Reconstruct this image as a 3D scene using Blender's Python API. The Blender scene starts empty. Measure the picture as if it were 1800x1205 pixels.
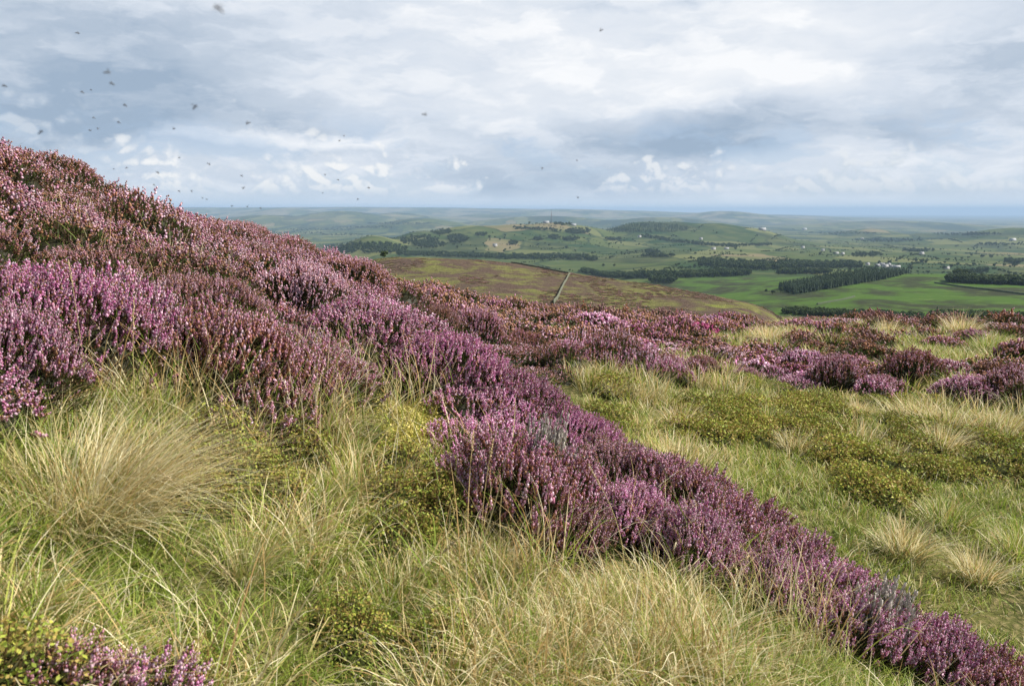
import bpy, math, random
import numpy as np
from mathutils import Matrix, Vector, Euler

R = math.radians
scene = bpy.context.scene
COL = scene.collection
rng = np.random.default_rng(7)
random.seed(7)

# ------------------------------------------------------------------ camera
F_PX, W_PX, H_PX = 1373.0, 1800.0, 1205.0      # the photograph's focal length and size in its own pixels
PITCH = R(9.6)
cam_d = bpy.data.cameras.new("camera")
cam_d.sensor_width = 36.0
cam_d.lens = 36.0 * F_PX / W_PX
cam_d.clip_start, cam_d.clip_end = 0.05, 300000.0
cam_d.dof.use_dof = True
cam_d.dof.focus_distance = 7.0
cam_d.dof.aperture_fstop = 9.0
cam = bpy.data.objects.new("camera", cam_d)
COL.objects.link(cam)
cam.location = (0, 0, 0)
cam.rotation_euler = (R(90) - PITCH, 0, 0)
scene.camera = cam

# ------------------------------------------------------------------ sun
SUN_AZ, SUN_EL = R(80), R(41)                   # azimuth clockwise from the view direction (+Y)
sun_d = bpy.data.lights.new("sun", 'SUN')
sun_d.energy = 5.0
sun_d.angle = R(0.5)
sun_d.color = (1.0, 0.94, 0.84)
sun = bpy.data.objects.new("sun", sun_d)
COL.objects.link(sun)
sd = Vector((math.sin(SUN_AZ) * math.cos(SUN_EL), math.cos(SUN_AZ) * math.cos(SUN_EL), math.sin(SUN_EL)))
sun.rotation_euler = sd.to_track_quat('Z', 'Y').to_euler()

scene.view_settings.view_transform = 'Standard'
scene.view_settings.look = 'None'
scene.view_settings.exposure = 1.0
scene.view_settings.gamma = 1.0
scene.view_settings.use_curve_mapping = False
cy = scene.cycles
cy.max_bounces = 6
cy.diffuse_bounces = 3
cy.glossy_bounces = 1
cy.transmission_bounces = 3
cy.volume_bounces = 1
cy.transparent_max_bounces = 4
cy.use_denoising = True

# ------------------------------------------------------------------ node helpers
class NT:
    def __init__(s, tree):
        s.t = tree; s.n = tree.nodes; s.l = tree.links
    def new(s, kind, **kw):
        nd = s.n.new(kind)
        for k, v in kw.items(): setattr(nd, k, v)
        return nd
    def link(s, a, b): s.l.new(a, b)
    def put(s, sock, v):
        if hasattr(v, 'is_output'): s.l.new(v, sock)
        else: sock.default_value = v
    def math(s, op, a, b=0.0, c=0.0, clamp=False):
        nd = s.new('ShaderNodeMath', operation=op, use_clamp=clamp)
        for i, v in enumerate((a, b, c)): s.put(nd.inputs[i], v)
        return nd.outputs[0]
    def vmath(s, op, a, b=(0, 0, 0), out=0):
        nd = s.new('ShaderNodeVectorMath', operation=op)
        s.put(nd.inputs[0], a); s.put(nd.inputs[1], b)
        return nd.outputs[out]
    def noise(s, vec, scale, detail=4.0, rough=0.55, dist=0.0, color=False):
        nd = s.new('ShaderNodeTexNoise')
        s.put(nd.inputs['Vector'], vec); nd.inputs['Scale'].default_value = scale
        nd.inputs['Detail'].default_value = detail; nd.inputs['Roughness'].default_value = rough
        nd.inputs['Distortion'].default_value = dist
        return nd.outputs['Color' if color else 'Fac']
    def ramp(s, v, a, b, smooth=True, lo=0.0, hi=1.0):
        nd = s.new('ShaderNodeMapRange', interpolation_type='SMOOTHSTEP' if smooth else 'LINEAR')
        s.put(nd.inputs[0], v); s.put(nd.inputs[1], a); s.put(nd.inputs[2], b)
        nd.inputs[3].default_value = lo; nd.inputs[4].default_value = hi
        return nd.outputs[0]
    def mix(s, f, a, b):
        nd = s.new('ShaderNodeMix', data_type='RGBA')
        s.put(nd.inputs[0], f)
        s.put(nd.inputs[6], a if hasattr(a, 'is_output') else tuple(a) + (1.0,))
        s.put(nd.inputs[7], b if hasattr(b, 'is_output') else tuple(b) + (1.0,))
        return nd.outputs[2]

# ------------------------------------------------------------------ sky
def build_sky():
    world = bpy.data.worlds.new("World"); scene.world = world
    world.use_nodes = True
    N = NT(world.node_tree); N.n.clear()
    out = N.new('ShaderNodeOutputWorld'); bg = N.new('ShaderNodeBackground')
    bg.inputs['Strength'].default_value = 0.0505
    N.link(bg.outputs[0], out.inputs[0])
    sky = N.new('ShaderNodeTexSky', sky_type='NISHITA', sun_disc=False)
    sky.sun_elevation = SUN_EL; sky.sun_rotation = SUN_AZ
    sky.altitude = 400.0
    d = N.new('ShaderNodeTexCoord').outputs['Generated']
    sep = N.new('ShaderNodeSeparateXYZ'); N.link(d, sep.inputs[0])
    x, y, z = sep.outputs
    az = N.math('ARCTAN2', x, y)
    el = N.math('ARCSINE', z)
    # cloud-sheet coordinates: azimuth and a height that opens up towards the zenith
    cv = N.new('ShaderNodeCombineXYZ'); N.link(az, cv.inputs[0]); N.link(el, cv.inputs[1])
    p0 = cv.outputs[0]
    w = N.noise(p0, 5.0, 5.0, 0.55, color=True)
    w2 = N.noise(N.vmath('MULTIPLY', p0, (1.0, 2.6, 1.0)), 17.0, 5.0, 0.6, color=True)
    warp = N.vmath('MULTIPLY', N.vmath('SUBTRACT', w, (0.5, 0.5, 0.5)), (0.20, 0.07, 0.0))
    warp2 = N.vmath('MULTIPLY', N.vmath('SUBTRACT', w2, (0.5, 0.5, 0.5)), (0.05, 0.025, 0.0))
    p = N.vmath('ADD', N.vmath('ADD', p0, warp), warp2)
    def P(u, v):      # photograph position -> (azimuth, elevation)
        cx, cyy = u - 900.0, v - 602.5
        fy = F_PX * math.cos(PITCH) - cyy * math.sin(PITCH); fz = -F_PX * math.sin(PITCH) - cyy * math.cos(PITCH)
        return math.atan2(cx, fy), math.atan2(fz, math.hypot(cx, fy))
    def blob(u, v, su, sv, inner=0.2):
        a, e = P(u, v)
        q = N.vmath('DIVIDE', N.vmath('SUBTRACT', p, (a, e, 0)), (su / F_PX, sv / F_PX, 1.0))
        return N.ramp(N.vmath('LENGTH', q, out=1), 1.25, inner)
    # brightness of the sheet: 0 blue-grey, 1 white
    stretch = N.vmath('MULTIPLY', p, (1.0, 3.6, 1.0))
    base = N.noise(stretch, 4.2, 7.0, 0.56)
    fine = N.noise(N.vmath('MULTIPLY', p, (1.0, 4.5, 1.0)), 15.0, 6.0, 0.55)
    t = N.math('ADD', 0.60, N.math('MULTIPLY', N.math('SUBTRACT', base, 0.5), 0.75))
    t = N.math('ADD', t, N.math('MULTIPLY', N.math('SUBTRACT', fine, 0.5), 0.34))
    # broken edges of the sheet: flat-bottomed rolls with a sharp bright upper rim
    rq = N.vmath('ADD', N.vmath('MULTIPLY', p0, (1.0, 3.0, 1.0)), N.vmath('MULTIPLY', N.vmath('SUBTRACT', w2, (0.5, 0.5, 0.5)), (0.10, 0.10, 0.0)))
    r1 = N.noise(rq, 6.0, 7.0, 0.56); r2 = N.noise(N.vmath('ADD', rq, (0.014, 0.055, 0.0)), 6.0, 7.0, 0.56)
    t = N.math('ADD', t, N.math('MULTIPLY', N.ramp(N.math('SUBTRACT', r1, r2), -0.10, 0.14, hi=0.28), N.ramp(r1, 0.38, 0.54)))
    t = N.math('SUBTRACT', t, 0.09)
    for (u, v, su, sv, amt) in SKY_BLOBS:
        t = N.math('ADD', t, N.math('MULTIPLY', blob(u, v, su, sv), amt))
    t = N.math('MINIMUM', N.math('MAXIMUM', t, 0.0), 1.15)
    cloud = N.mix(N.ramp(t, 0.0, 0.62, False), (3.5, 4.5, 5.8), (7.0, 7.6, 8.5))
    cloud = N.mix(N.ramp(t, 0.62, 1.12, False), cloud, (9.7, 9.8, 10.0))
    # gaps of blue in the low sky
    gapn = N.noise(N.vmath('MULTIPLY', p, (1.0, 3.2, 1.0)), 7.0, 6.0, 0.6)
    low = N.math('MULTIPLY', N.ramp(el, 0.135, 0.07), N.ramp(gapn, 0.47, 0.60))
    blue = N.mix(N.ramp(el, 0.0, 0.10), (6.4, 7.4, 8.6), (4.4, 5.9, 8.1))
    blue = N.mix(0.15, blue, sky.outputs[0])
    col = N.mix(N.math('MULTIPLY', low, 0.55), cloud, blue)
    # heaped clouds standing over the horizon: rounded bumps with creases between them
    def billow(qq):
        def bump(sc, det): return N.math('ABSOLUTE', N.math('SUBTRACT', N.math('MULTIPLY', N.noise(qq, sc, det, 0.5), 2.0), 1.0))
        s_ = N.math('MULTIPLY', N.noise(qq, 10.0, 1.0, 0.5), 0.62)
        s_ = N.math('ADD', s_, N.math('MULTIPLY', bump(24.0, 0.0), 0.42))
        s_ = N.math('ADD', s_, N.math('MULTIPLY', bump(58.0, 0.0), 0.25))
        return N.math('ADD', s_, N.math('MULTIPLY', bump(130.0, 1.0), 0.10))
    hq = N.vmath('ADD', N.vmath('MULTIPLY', p0, (1.0, 1.25, 1.0)), (3.1, 1.7, 0))
    body = billow(hq)
    rim = N.ramp(N.math('SUBTRACT', body, billow(N.vmath('ADD', hq, (0.005, 0.008, 0)))), -0.07, 0.10)
    def heap(u0, u1, vbase, vtop, bright, sh, soft, off):
        a0, e0 = P(u0, vbase); a1, _ = P(u1, vbase); _, e1 = P((u0 + u1) / 2, vtop)
        hgt = N.math('DIVIDE', N.math('SUBTRACT', el, e0 - 0.004), e1 - e0 + 0.004)
        side = N.math('MULTIPLY', N.ramp(az, a0 - 0.02, a0 + 0.05), N.ramp(az, a1 + 0.02, a1 - 0.05))
        thr = N.math('ADD', N.math('ADD', off, N.math('MULTIPLY', hgt, 0.26)), N.math('MULTIPLY', N.math('SUBTRACT', 1.0, side), 0.4))
        m = N.math('MULTIPLY', N.ramp(N.math('SUBTRACT', body, thr), 0.0, soft), N.ramp(el, e0 - 0.009, e0 + 0.009))
        lit = N.math('MULTIPLY', N.math('MULTIPLY', rim, N.ramp(hgt, -0.15, 0.5)), bright)
        return m, N.mix(lit, sh, (10.0, 9.9, 9.7))
    for args in SKY_HEAPS:
        m, c = heap(*args[:6], args[7], args[8])
        col = N.mix(N.math('MULTIPLY', m, args[6]), col, c)
    # pale air low over the horizon, and below it
    air = N.mix(N.ramp(az, -0.5, 0.6), (7.6, 8.5, 9.5), (9.6, 10.0, 10.4))
    col = N.mix(N.ramp(el, 0.024, 0.0, hi=0.85), col, air)

    # unseen sky overhead darkened to blue-grey, added to lower the ambient light
    col = N.mix(N.ramp(el, 0.30, 0.62, hi=0.85), col, (2.3, 3.0, 4.1))
    N.link(col, bg.inputs['Color'])
    world.cycles.sampling_method = 'MANUAL'
    world.cycles.sample_map_resolution = 1024

SKY_BLOBS = [
    (190, 172, 360, 66, -0.62), (60, 215, 240, 45, -0.32), (120, 60, 340, 70, -0.26), (430, 65, 280, 70, -0.14),
    (1350, 60, 560, 110, 0.26), (800, 60, 330, 90, 0.16), (640, 175, 420, 50, 0.10), (1150, 150, 420, 50, 0.25),
    (1330, 228, 420, 46, -0.36), (1120, 265, 260, 38, -0.28), (1000, 310, 280, 34, -0.34), (1740, 110, 170, 70, -0.30),
    (560, 243, 240, 15, 0.55), (900, 200, 260, 30, 0.12), (1560, 285, 330, 34, 0.26), (330, 215, 260, 20, -0.12),
    (900, 8, 300, 30, 0.05), (1120, 15, 200, 14, -0.22),
]
SKY_HEAPS = [     # columns, base line, top line, brightness, shaded colour, strength, edge softness, threshold
    (-80, 330, 305, 205, 0.35, (5.1, 6.1, 7.4), 0.7, 0.22, 0.26),
    (120, 640, 330, 228, 0.8, (6.5, 7.2, 8.2), 0.7, 0.24, 0.24),
    (170, 880, 340, 278, 1.0, (6.4, 7.2, 8.2), 0.85, 0.16, 0.27),
    (1030, 1330, 341, 290, 0.8, (5.8, 6.6, 7.8), 0.75, 0.16, 0.27),
    (1290, 1900, 345, 282, 0.6, (6.4, 7.1, 7.9), 0.75, 0.16, 0.26),
]
build_sky()
# ------------------------------------------------------------------ the lie of the land
def ray_azs(u, v):
    """photograph pixel -> azimuth and slope (rise over horizontal run) of its line of sight"""
    cx = np.asarray(u, float) - W_PX / 2; cv = np.asarray(v, float) - H_PX / 2
    fy = F_PX * math.cos(PITCH) - cv * math.sin(PITCH)
    fz = -F_PX * math.sin(PITCH) - cv * math.cos(PITCH)
    return np.arctan2(cx, fy), fz / np.hypot(cx, fy)

def to_px(x, y, z):
    fwd = y * math.cos(PITCH) - z * math.sin(PITCH)
    up = y * math.sin(PITCH) + z * math.cos(PITCH)
    fwd = np.maximum(fwd, 1e-3)
    return W_PX / 2 + F_PX * x / fwd, H_PX / 2 - F_PX * up / fwd

# ground height by azimuth (named by its photograph column at the horizon) and distance
LEFT_FAR = [(20, -1.2), (40, -6), (100, -20), (300, -60), (1000, -130), (2000, -165), (3000, -190), (6000, -225), (10000, -240), (14000, -235), (19000, -150), (22000, 120), (26000, 60), (32000, -150), (60000, -300)]
MID_FAR = [(900, -112), (1400, -150), (2000, -156), (2600, -156), (3200, -158), (4500, -190), (7000, -225), (10000, -240), (14000, -238), (18000, -170)]
COLS = {
    -500: [(0.5, -1.0), (1.2, -0.75), (2, -0.45), (3, -0.1), (5, 0.5), (8, 1.3), (10, 1.6), (14, 1.6)] + LEFT_FAR,
    0: [(0.5, -1.05), (0.9, -0.98), (1.2, -0.9), (1.6, -0.8), (2.0, -0.69), (2.5, -0.57), (3.3, -0.48), (4.5, -0.24), (6, 0.03), (8, 0.25), (9, 0.28), (10.5, 0.25), (14, -0.0)] + LEFT_FAR,
    150: [(0.5, -1.1), (1.2, -0.98), (1.6, -0.9), (2.0, -0.8), (2.6, -0.63), (3.3, -0.54), (4.5, -0.34), (6, -0.10), (8, 0.06), (9.3, 0.10), (11, 0.05), (14, -0.3)] + LEFT_FAR,
    300: [(0.5, -1.12), (1.2, -1.05), (1.6, -0.97), (2.1, -0.84), (2.7, -0.68), (3.3, -0.62), (4.5, -0.47), (6, -0.33), (8, -0.25), (9.5, -0.21), (11, -0.28), (14, -0.65), (20, -2)] + LEFT_FAR[1:],
    450: [(0.5, -1.13), (1.2, -1.1), (1.7, -1.03), (2.3, -0.9), (2.9, -0.78), (3.5, -0.73), (5, -0.6), (7, -0.5), (10.5, -0.43), (13, -0.7), (20, -2.3)] + LEFT_FAR[1:],
    500: [(0.5, -1.13), (1.2, -1.11), (1.7, -1.06), (2.3, -0.93), (2.9, -0.81), (3.5, -0.76), (5, -0.66), (7, -0.60), (10.5, -0.58), (13, -0.85), (20, -2.3)] + LEFT_FAR[1:],
    567: [(0.5, -1.14), (1.2, -1.12), (1.7, -1.08), (2.4, -0.96), (3.0, -0.83), (3.6, -0.79), (5, -0.74), (7, -0.72), (12, -0.88), (16, -1.4), (24, -2.8), (40, -7), (100, -20)] + LEFT_FAR[3:],
    605: [(0.5, -1.14), (1.2, -1.13), (1.7, -1.1), (2.4, -0.98), (3.0, -0.85), (3.6, -0.8), (5, -0.78), (7, -0.77), (11, -0.9), (15, -1.15), (20, -2.0), (30, -3.9), (45, -7), (80, -16), (150, -25), (250, -29), (350, -28.5), (470, -24.5), (600, -43)] + MID_FAR + [(22000, 140), (26000, 60), (32000, -150), (60000, -300)],
    690: [(0.5, -1.15), (1.2, -1.14), (1.7, -1.12), (2.4, -1.02), (3.2, -0.93), (4, -0.92), (5, -0.94), (7, -1.08), (11, -1.25), (15, -1.5), (20, -1.9), (26, -2.9), (35, -5), (45, -8), (80, -16), (150, -25), (230, -27.5), (350, -28), (460, -24.5), (600, -46)] + MID_FAR + [(22000, 135), (26000, 60), (32000, -150), (60000, -300)],
    750: [(0.5, -1.15), (1.2, -1.14), (1.7, -1.12), (2.4, -1.03), (3.2, -0.97), (4, -0.97), (5, -1.02), (6.5, -1.35), (9, -1.58), (12, -1.75), (22, -2.35), (30, -3.6), (45, -6.5), (80, -15), (150, -23), (230, -25.5), (350, -26.5), (460, -24.6), (600, -46)] + MID_FAR + [(22000, 130), (26000, 60), (32000, -150), (60000, -300)],
    900: [(0.5, -1.15), (1.2, -1.14), (1.8, -1.13), (2.4, -1.12), (3, -1.13), (3.6, -1.12), (4.3, -1.14), (5, -1.4), (6, -1.72), (8, -1.95), (12, -2.2), (20, -2.75), (30, -3.6), (45, -6.5), (80, -15), (150, -23.5), (230, -25.6), (350, -28.3), (450, -26.8), (600, -50)] + MID_FAR + [(22000, 105), (26000, 40), (32000, -150), (60000, -300)],
    1050: [(0.5, -1.16), (1.2, -1.16), (1.7, -1.16), (2.4, -1.17), (3.1, -1.22), (3.9, -1.34), (4.6, -1.7), (5.5, -2.0), (7.5, -2.1), (10, -2.2), (14, -2.45), (20, -2.95), (30, -4.05), (45, -7), (80, -15.5), (150, -22.6), (230, -26), (320, -30.3), (420, -33), (600, -60)] + MID_FAR + [(22000, 65), (26000, 0), (32000, -150), (60000, -300)],
    1200: [(0.5, -1.17), (1.2, -1.17), (1.8, -1.18), (2.5, -1.23), (3.0, -1.3), (3.5, -1.37), (4.2, -1.8), (5, -2.15), (7, -2.25), (10, -2.38), (14, -2.65), (20, -3.15), (30, -4.2), (45, -7.4), (80, -15.5), (150, -23), (230, -26.8), (300, -30.5), (380, -35), (550, -63), (900, -112), (1200, -126), (1500, -133), (2000, -138), (2600, -142), (3400, -152), (4500, -180), (7000, -225), (10000, -240), (14000, -240), (18000, -190), (22000, -20), (26000, -80), (32000, -200), (60000, -300)],
    1350: [(0.5, -1.18), (1.2, -1.18), (1.8, -1.2), (2.4, -1.3), (2.8, -1.38), (3.15, -1.45), (3.8, -1.9), (4.6, -2.2), (7, -2.33), (10, -2.47), (14, -2.75), (20, -3.22), (30, -4.2), (45, -7.6), (80, -16), (130, -21.5), (200, -26), (260, -29.5), (320, -35), (450, -62), (700, -88), (1000, -105), (1300, -116), (1700, -131), (2200, -138), (3000, -150), (4000, -172), (6000, -205), (9000, -228), (14000, -240), (18000, -225), (22000, -80), (26000, -120), (32000, -220), (60000, -300)],
    1500: [(0.5, -1.19), (1.2, -1.19), (1.8, -1.22), (2.3, -1.35), (2.6, -1.42), (2.9, -1.48), (3.6, -1.95), (4.5, -2.27), (5.5, -2.3), (7, -2.38), (9, -2.45), (10.7, -2.53), (14, -2.75), (18.5, -3.08), (24, -3.42), (30, -3.8), (45, -7.5), (80, -18), (150, -32), (250, -48), (400, -64), (550, -74), (700, -82), (900, -91), (1100, -95), (1300, -95), (1450, -101), (1700, -130), (2200, -142), (3000, -155), (4000, -175), (6000, -205), (9000, -228), (14000, -245), (18000, -240), (22000, -160), (26000, -190), (32000, -250), (60000, -300)],
    1650: [(0.5, -1.19), (1.2, -1.19), (1.7, -1.23), (2.2, -1.37), (2.5, -1.45), (2.75, -1.5), (3.4, -1.95), (4.3, -2.3), (5.5, -2.35), (7, -2.42), (10.7, -2.56), (14, -2.75), (18.5, -3.08), (24, -3.4), (30, -3.75), (45, -7.5), (80, -18), (150, -33), (250, -48), (400, -62), (550, -71), (700, -79), (900, -87), (1100, -90), (1300, -90), (1450, -97), (1700, -128), (2200, -140), (3000, -155), (4000, -178), (6000, -208), (9000, -232), (14000, -248), (22000, -240), (30000, -262), (60000, -300)],
    1800: [(0.5, -1.19), (1.2, -1.2), (1.7, -1.24), (2.1, -1.37), (2.4, -1.46), (2.6, -1.51), (3.2, -1.95), (4.2, -2.3), (5.5, -2.36), (7, -2.42), (10.7, -2.55), (14, -2.72), (18.5, -3.0), (24, -3.3), (30, -3.6), (45, -7.5), (80, -18), (150, -33), (250, -47), (400, -60), (550, -68), (700, -75), (900, -82), (1100, -86), (1300, -87), (1450, -95), (1700, -126), (2200, -140), (3000, -155), (4000, -178), (6000, -208), (9000, -232), (14000, -250), (22000, -255), (30000, -265), (60000, -300)],
    2300: [(0.5, -1.2), (1.2, -1.25), (2.0, -1.5), (2.6, -1.95), (4.2, -2.3), (5.5, -2.4), (7, -2.5), (10.7, -2.6), (18.5, -3.0), (30, -3.8), (45, -7.5), (80, -18), (150, -33), (250, -47), (400, -60), (700, -75), (1300, -95), (1700, -126), (2200, -140), (3000, -155), (4000, -178), (6000, -208), (9000, -232), (14000, -250), (22000, -255), (30000, -265), (60000, -300)],
}
# hills out on the plain: column, photograph height of the crest, distance, half-width (px), half-depth (m)
FAR_HILLS = [(655, 414, 3300, 42, 420), (735, 408, 3800, 42, 450), (822, 397, 4000, 72, 520), (905, 395, 4100, 64, 500), (975, 391, 4200, 58, 480), (1035, 400, 4300, 46, 420),
             (1125, 390, 4700, 56, 520), (1190, 391, 4800, 54, 520), (1262, 394, 4800, 54, 520), (1325, 404, 4700, 44, 450),
             (600, 371, 13000, 75, 1600), (700, 374, 14500, 60, 1600), (860, 378, 15500, 90, 1500), (1790, 400, 6200, 70, 700), (1530, 402, 7600, 34, 500), (1640, 410, 6800, 60, 420), (1450, 397, 12500, 90, 900),
             (500, 366, 18000, 60, 1400), (1010, 370, 18500, 140, 1200), (1280, 371, 17000, 70, 1300), (960, 379, 11500, 110, 800), (1160, 382, 11000, 90, 700), (1570, 388, 13000, 100, 900), (1390, 384, 15500, 100, 900), (470, 378, 12000, 80, 900), (740, 384, 9500, 70, 700)]

LD = np.linspace(math.log(0.3), math.log(60000.0), 640)
DG = np.exp(LD)

def gsmooth(a, sig, axis):
    k = np.arange(-int(3 * sig) - 1, int(3 * sig) + 2)
    g = np.exp(-0.5 * (k / sig) ** 2); g /= g.sum()
    pad = [(0, 0)] * a.ndim; pad[axis] = (len(k) // 2, len(k) // 2)
    b = np.pad(a, pad, mode='edge')
    return np.apply_along_axis(lambda m: np.convolve(m, g, mode='valid'), axis, b)

AZ_F = np.linspace(R(-44), R(44), 481)                       # inside and just round the view
AZ = np.concatenate([np.linspace(-math.pi, R(-44), 70, endpoint=False), AZ_F, np.linspace(R(44), math.pi, 71)[1:]])

def vnoise(x, y, seed=0):
    xi = np.floor(x).astype(np.int64); yi = np.floor(y).astype(np.int64)
    fx, fy = x - xi, y - yi
    fx = fx * fx * fx * (fx * (fx * 6 - 15) + 10); fy = fy * fy * fy * (fy * (fy * 6 - 15) + 10)
    def h(a, b):
        n = (a * 374761393 + b * 668265263 + seed * 974711) & 0x7fffffff
        n = ((n ^ (n >> 13)) * 1274126177) & 0x7fffffff
        return ((n ^ (n >> 16)) & 0xffff) / 65535.0
    a = h(xi, yi) * (1 - fx) + h(xi + 1, yi) * fx
    b = h(xi, yi + 1) * (1 - fx) + h(xi + 1, yi + 1) * fx
    return (a * (1 - fy) + b * fy) * 2 - 1
def fbm(x, y, octs=4, seed=0):
    s, a = 0.0, 1.0
    for i in range(octs):
        s = s + a * vnoise(x * 2 ** i + 13.7 * i, y * 2 ** i - 7.1 * i, seed + i); a *= 0.5
    return s / 1.9

def land_table():
    us = sorted(COLS)
    caz = np.array([math.atan2((u - 900.0), F_PX * math.cos(PITCH) + 232 * math.sin(PITCH)) for u in us])
    tab = np.zeros((len(us), len(LD)))
    for i, u in enumerate(us):
        d, z = zip(*COLS[u]); tab[i] = np.interp(LD, np.log(d), z)
    full = np.zeros((len(AZ), len(LD)))
    # close the ring behind the viewer
    back = 0.5 * (tab[0] + tab[-1])
    caz2 = np.concatenate([[-math.pi], caz, [math.pi]]); tab2 = np.vstack([back, tab, back])
    for j in range(len(LD)): full[:, j] = np.interp(AZ, caz2, tab2[:, j])
    full = gsmooth(full, 3.0, 1)
    inner = gsmooth(full, 7.0, 0)
    full = inner
    x = np.sin(AZ)[:, None] * DG[None]; y = np.cos(AZ)[:, None] * DG[None]
    d = np.broadcast_to(DG[None], x.shape)
    # hills on the plain
    add = np.zeros_like(full)
    for (u, v, hd, su, sdp) in FAR_HILLS:
        a, s = ray_azs(u, v)
        hx, hy = math.sin(a) * hd, math.cos(a) * hd
        base = np.interp(math.log(hd), LD, full[np.argmin(abs(AZ - a))])
        A = s * hd - base
        sw = su / F_PX * hd
        across = (x * math.cos(a) - y * math.sin(a)); along = x * math.sin(a) + y * math.cos(a) - hd
        g = np.exp(-0.5 * (across / sw) ** 2 - 0.5 * (along / sdp) ** 2)
        add += np.maximum(A * g, 0) ** 4
    full = full + add ** 0.25
    # unevenness
    near = np.clip((45 - d) / 20, 0, 1)
    full = full + near * (0.035 * fbm(x / 0.55, y / 0.55, 3, 1) + np.clip((d - 3) / 8, 0, 1) * 0.16 * fbm(x / 2.6, y / 2.6, 3, 5))
    mid = np.clip((d - 60) / 100, 0, 1) * np.clip((900 - d) / 300, 0, 1)
    full = full + mid * (0.9 * fbm(x / 45, y / 45, 4, 9) + 0.25 * fbm(x / 7, y / 7, 2, 10))
    far = np.clip((d - 600) / 600, 0, 1)
    full = full + far * (4.0 * fbm(x / 420, y / 420, 4, 15)) + np.clip((d - 3000) / 3000, 0, 1) * 9 * fbm(x / 1300, y / 1300, 4, 21) * np.clip((30000 - d) / 9000, 0.3, 1)
    full += np.exp(-((d - 21500) / 2600) ** 2) * 34 * fbm(AZ[:, None] * 9 + 0 * d, d / 9000, 4, 33)
    return full
LAND = land_table()

def land(x, y):
    x = np.asarray(x, float); y = np.asarray(y, float)
    d = np.maximum(np.hypot(x, y), 0.31); a = np.arctan2(x, y)
    fi = np.clip(np.interp(a, AZ, np.arange(len(AZ))), 0, len(AZ) - 1.001)
    fj = np.clip((np.log(d) - LD[0]) / (LD[1] - LD[0]), 0, len(LD) - 1.001)
    i = fi.astype(int); j = fj.astype(int); fi = fi - i; fj = fj - j
    return ((LAND[i, j] * (1 - fj) + LAND[i, j + 1] * fj) * (1 - fi) + (LAND[i + 1, j] * (1 - fj) + LAND[i + 1, j + 1] * fj) * fi)

def hit(u, v, dmin=1.0, dmax=59000.0):
    """where the sight lines of photograph pixels meet the land beyond dmin"""
    u = np.atleast_1d(np.asarray(u, float)); v = np.atleast_1d(np.asarray(v, float))
    a, s = ray_azs(u, v)
    dd = np.exp(np.linspace(math.log(dmin), math.log(dmax), 700))
    X = np.sin(a)[:, None] * dd; Y = np.cos(a)[:, None] * dd
    ok = land(X, Y) >= s[:, None] * dd
    k = np.argmax(ok, 1); none = ~ok.any(1)
    k = np.clip(k, 1, None)
    d0, d1 = dd[k - 1], dd[k]
    for _ in range(12):
        m = 0.5 * (d0 + d1)
        o = land(np.sin(a) * m, np.cos(a) * m) >= s * m
        d1 = np.where(o, m, d1); d0 = np.where(o, d0, m)
    x, y = np.sin(a) * d1, np.cos(a) * d1
    return x, y, land(x, y), ~none

def normal_at(x, y, e=0.25):
    gx = (land(x + e, y) - land(x - e, y)) / (2 * e); gy = (land(x, y + e) - land(x, y - e)) / (2 * e)
    n = np.stack([-gx, -gy, np.ones_like(gx)], -1)
    return n / np.linalg.norm(n, axis=-1, keepdims=True)

# ------------------------------------------------------------------ mesh helpers
def new_mesh(name, V, polys, mat=None, cols=None, smooth=False):
    """polys: list of int arrays (n,3) / (n,4); cols: per-vertex linear rgb"""
    me = bpy.data.meshes.new(name)
    V = np.asarray(V, np.float32)
    polys = [np.asarray(p, np.int32) for p in polys if len(p)]
    me.vertices.add(len(V)); me.vertices.foreach_set('co', V.ravel())
    idx = np.concatenate([p.ravel() for p in polys]); tot = np.concatenate([np.full(len(p), p.shape[1], np.int32) for p in polys])
    st = np.concatenate([[0], np.cumsum(tot)[:-1]]).astype(np.int32)
    me.loops.add(len(idx)); me.loops.foreach_set('vertex_index', idx.astype(np.int32))
    me.polygons.add(len(tot)); me.polygons.foreach_set('loop_start', st)
    me.polygons.foreach_set('loop_total', tot)
    if smooth: me.polygons.foreach_set('use_smooth', np.ones(len(tot), bool))
    if cols is not None:
        at = me.attributes.new('Col', 'FLOAT_COLOR', 'POINT')
        c4 = np.ones((len(V), 4), np.float32); c4[:, :3] = cols
        at.data.foreach_set('color', c4.ravel())
    if mat: me.materials.append(mat)
    me.update(calc_edges=True)
    return me
def link_obj(name, me, parent=None):
    o = bpy.data.objects.new(name, me); COL.objects.link(o)
    if parent: o.parent = parent
    return o
def tag(o, label=None, cat=None, group=None, kind=None):
    if label: o['label'] = label
    if cat: o['category'] = cat
    if group: o['group'] = group
    if kind: o['kind'] = kind
    return o
def copy_tree(o, parent=None):
    c = o.copy(); COL.objects.link(c)
    if parent: c.parent = parent
    for ch in list(o.children): copy_tree(ch, c)
    return c
class Soup:
    """collects pieces (verts, polys, colours) for one mesh"""
    def __init__(s): s.V = []; s.P3 = []; s.P4 = []; s.C = []; s.n = 0
    def add(s, V, P, C):
        V = np.asarray(V, float).reshape(-1, 3); P = np.asarray(P, int)
        s.V.append(V); s.C.append(np.broadcast_to(np.asarray(C, float), V.shape))
        (s.P3 if P.shape[1] == 3 else s.P4).append(P + s.n); s.n += len(V)
        return s
    def mesh(s, name, mat, smooth=False):
        return new_mesh(name, np.concatenate(s.V), [np.concatenate(p) for p in (s.P3, s.P4) if p], mat, np.concatenate(s.C), smooth)
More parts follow.
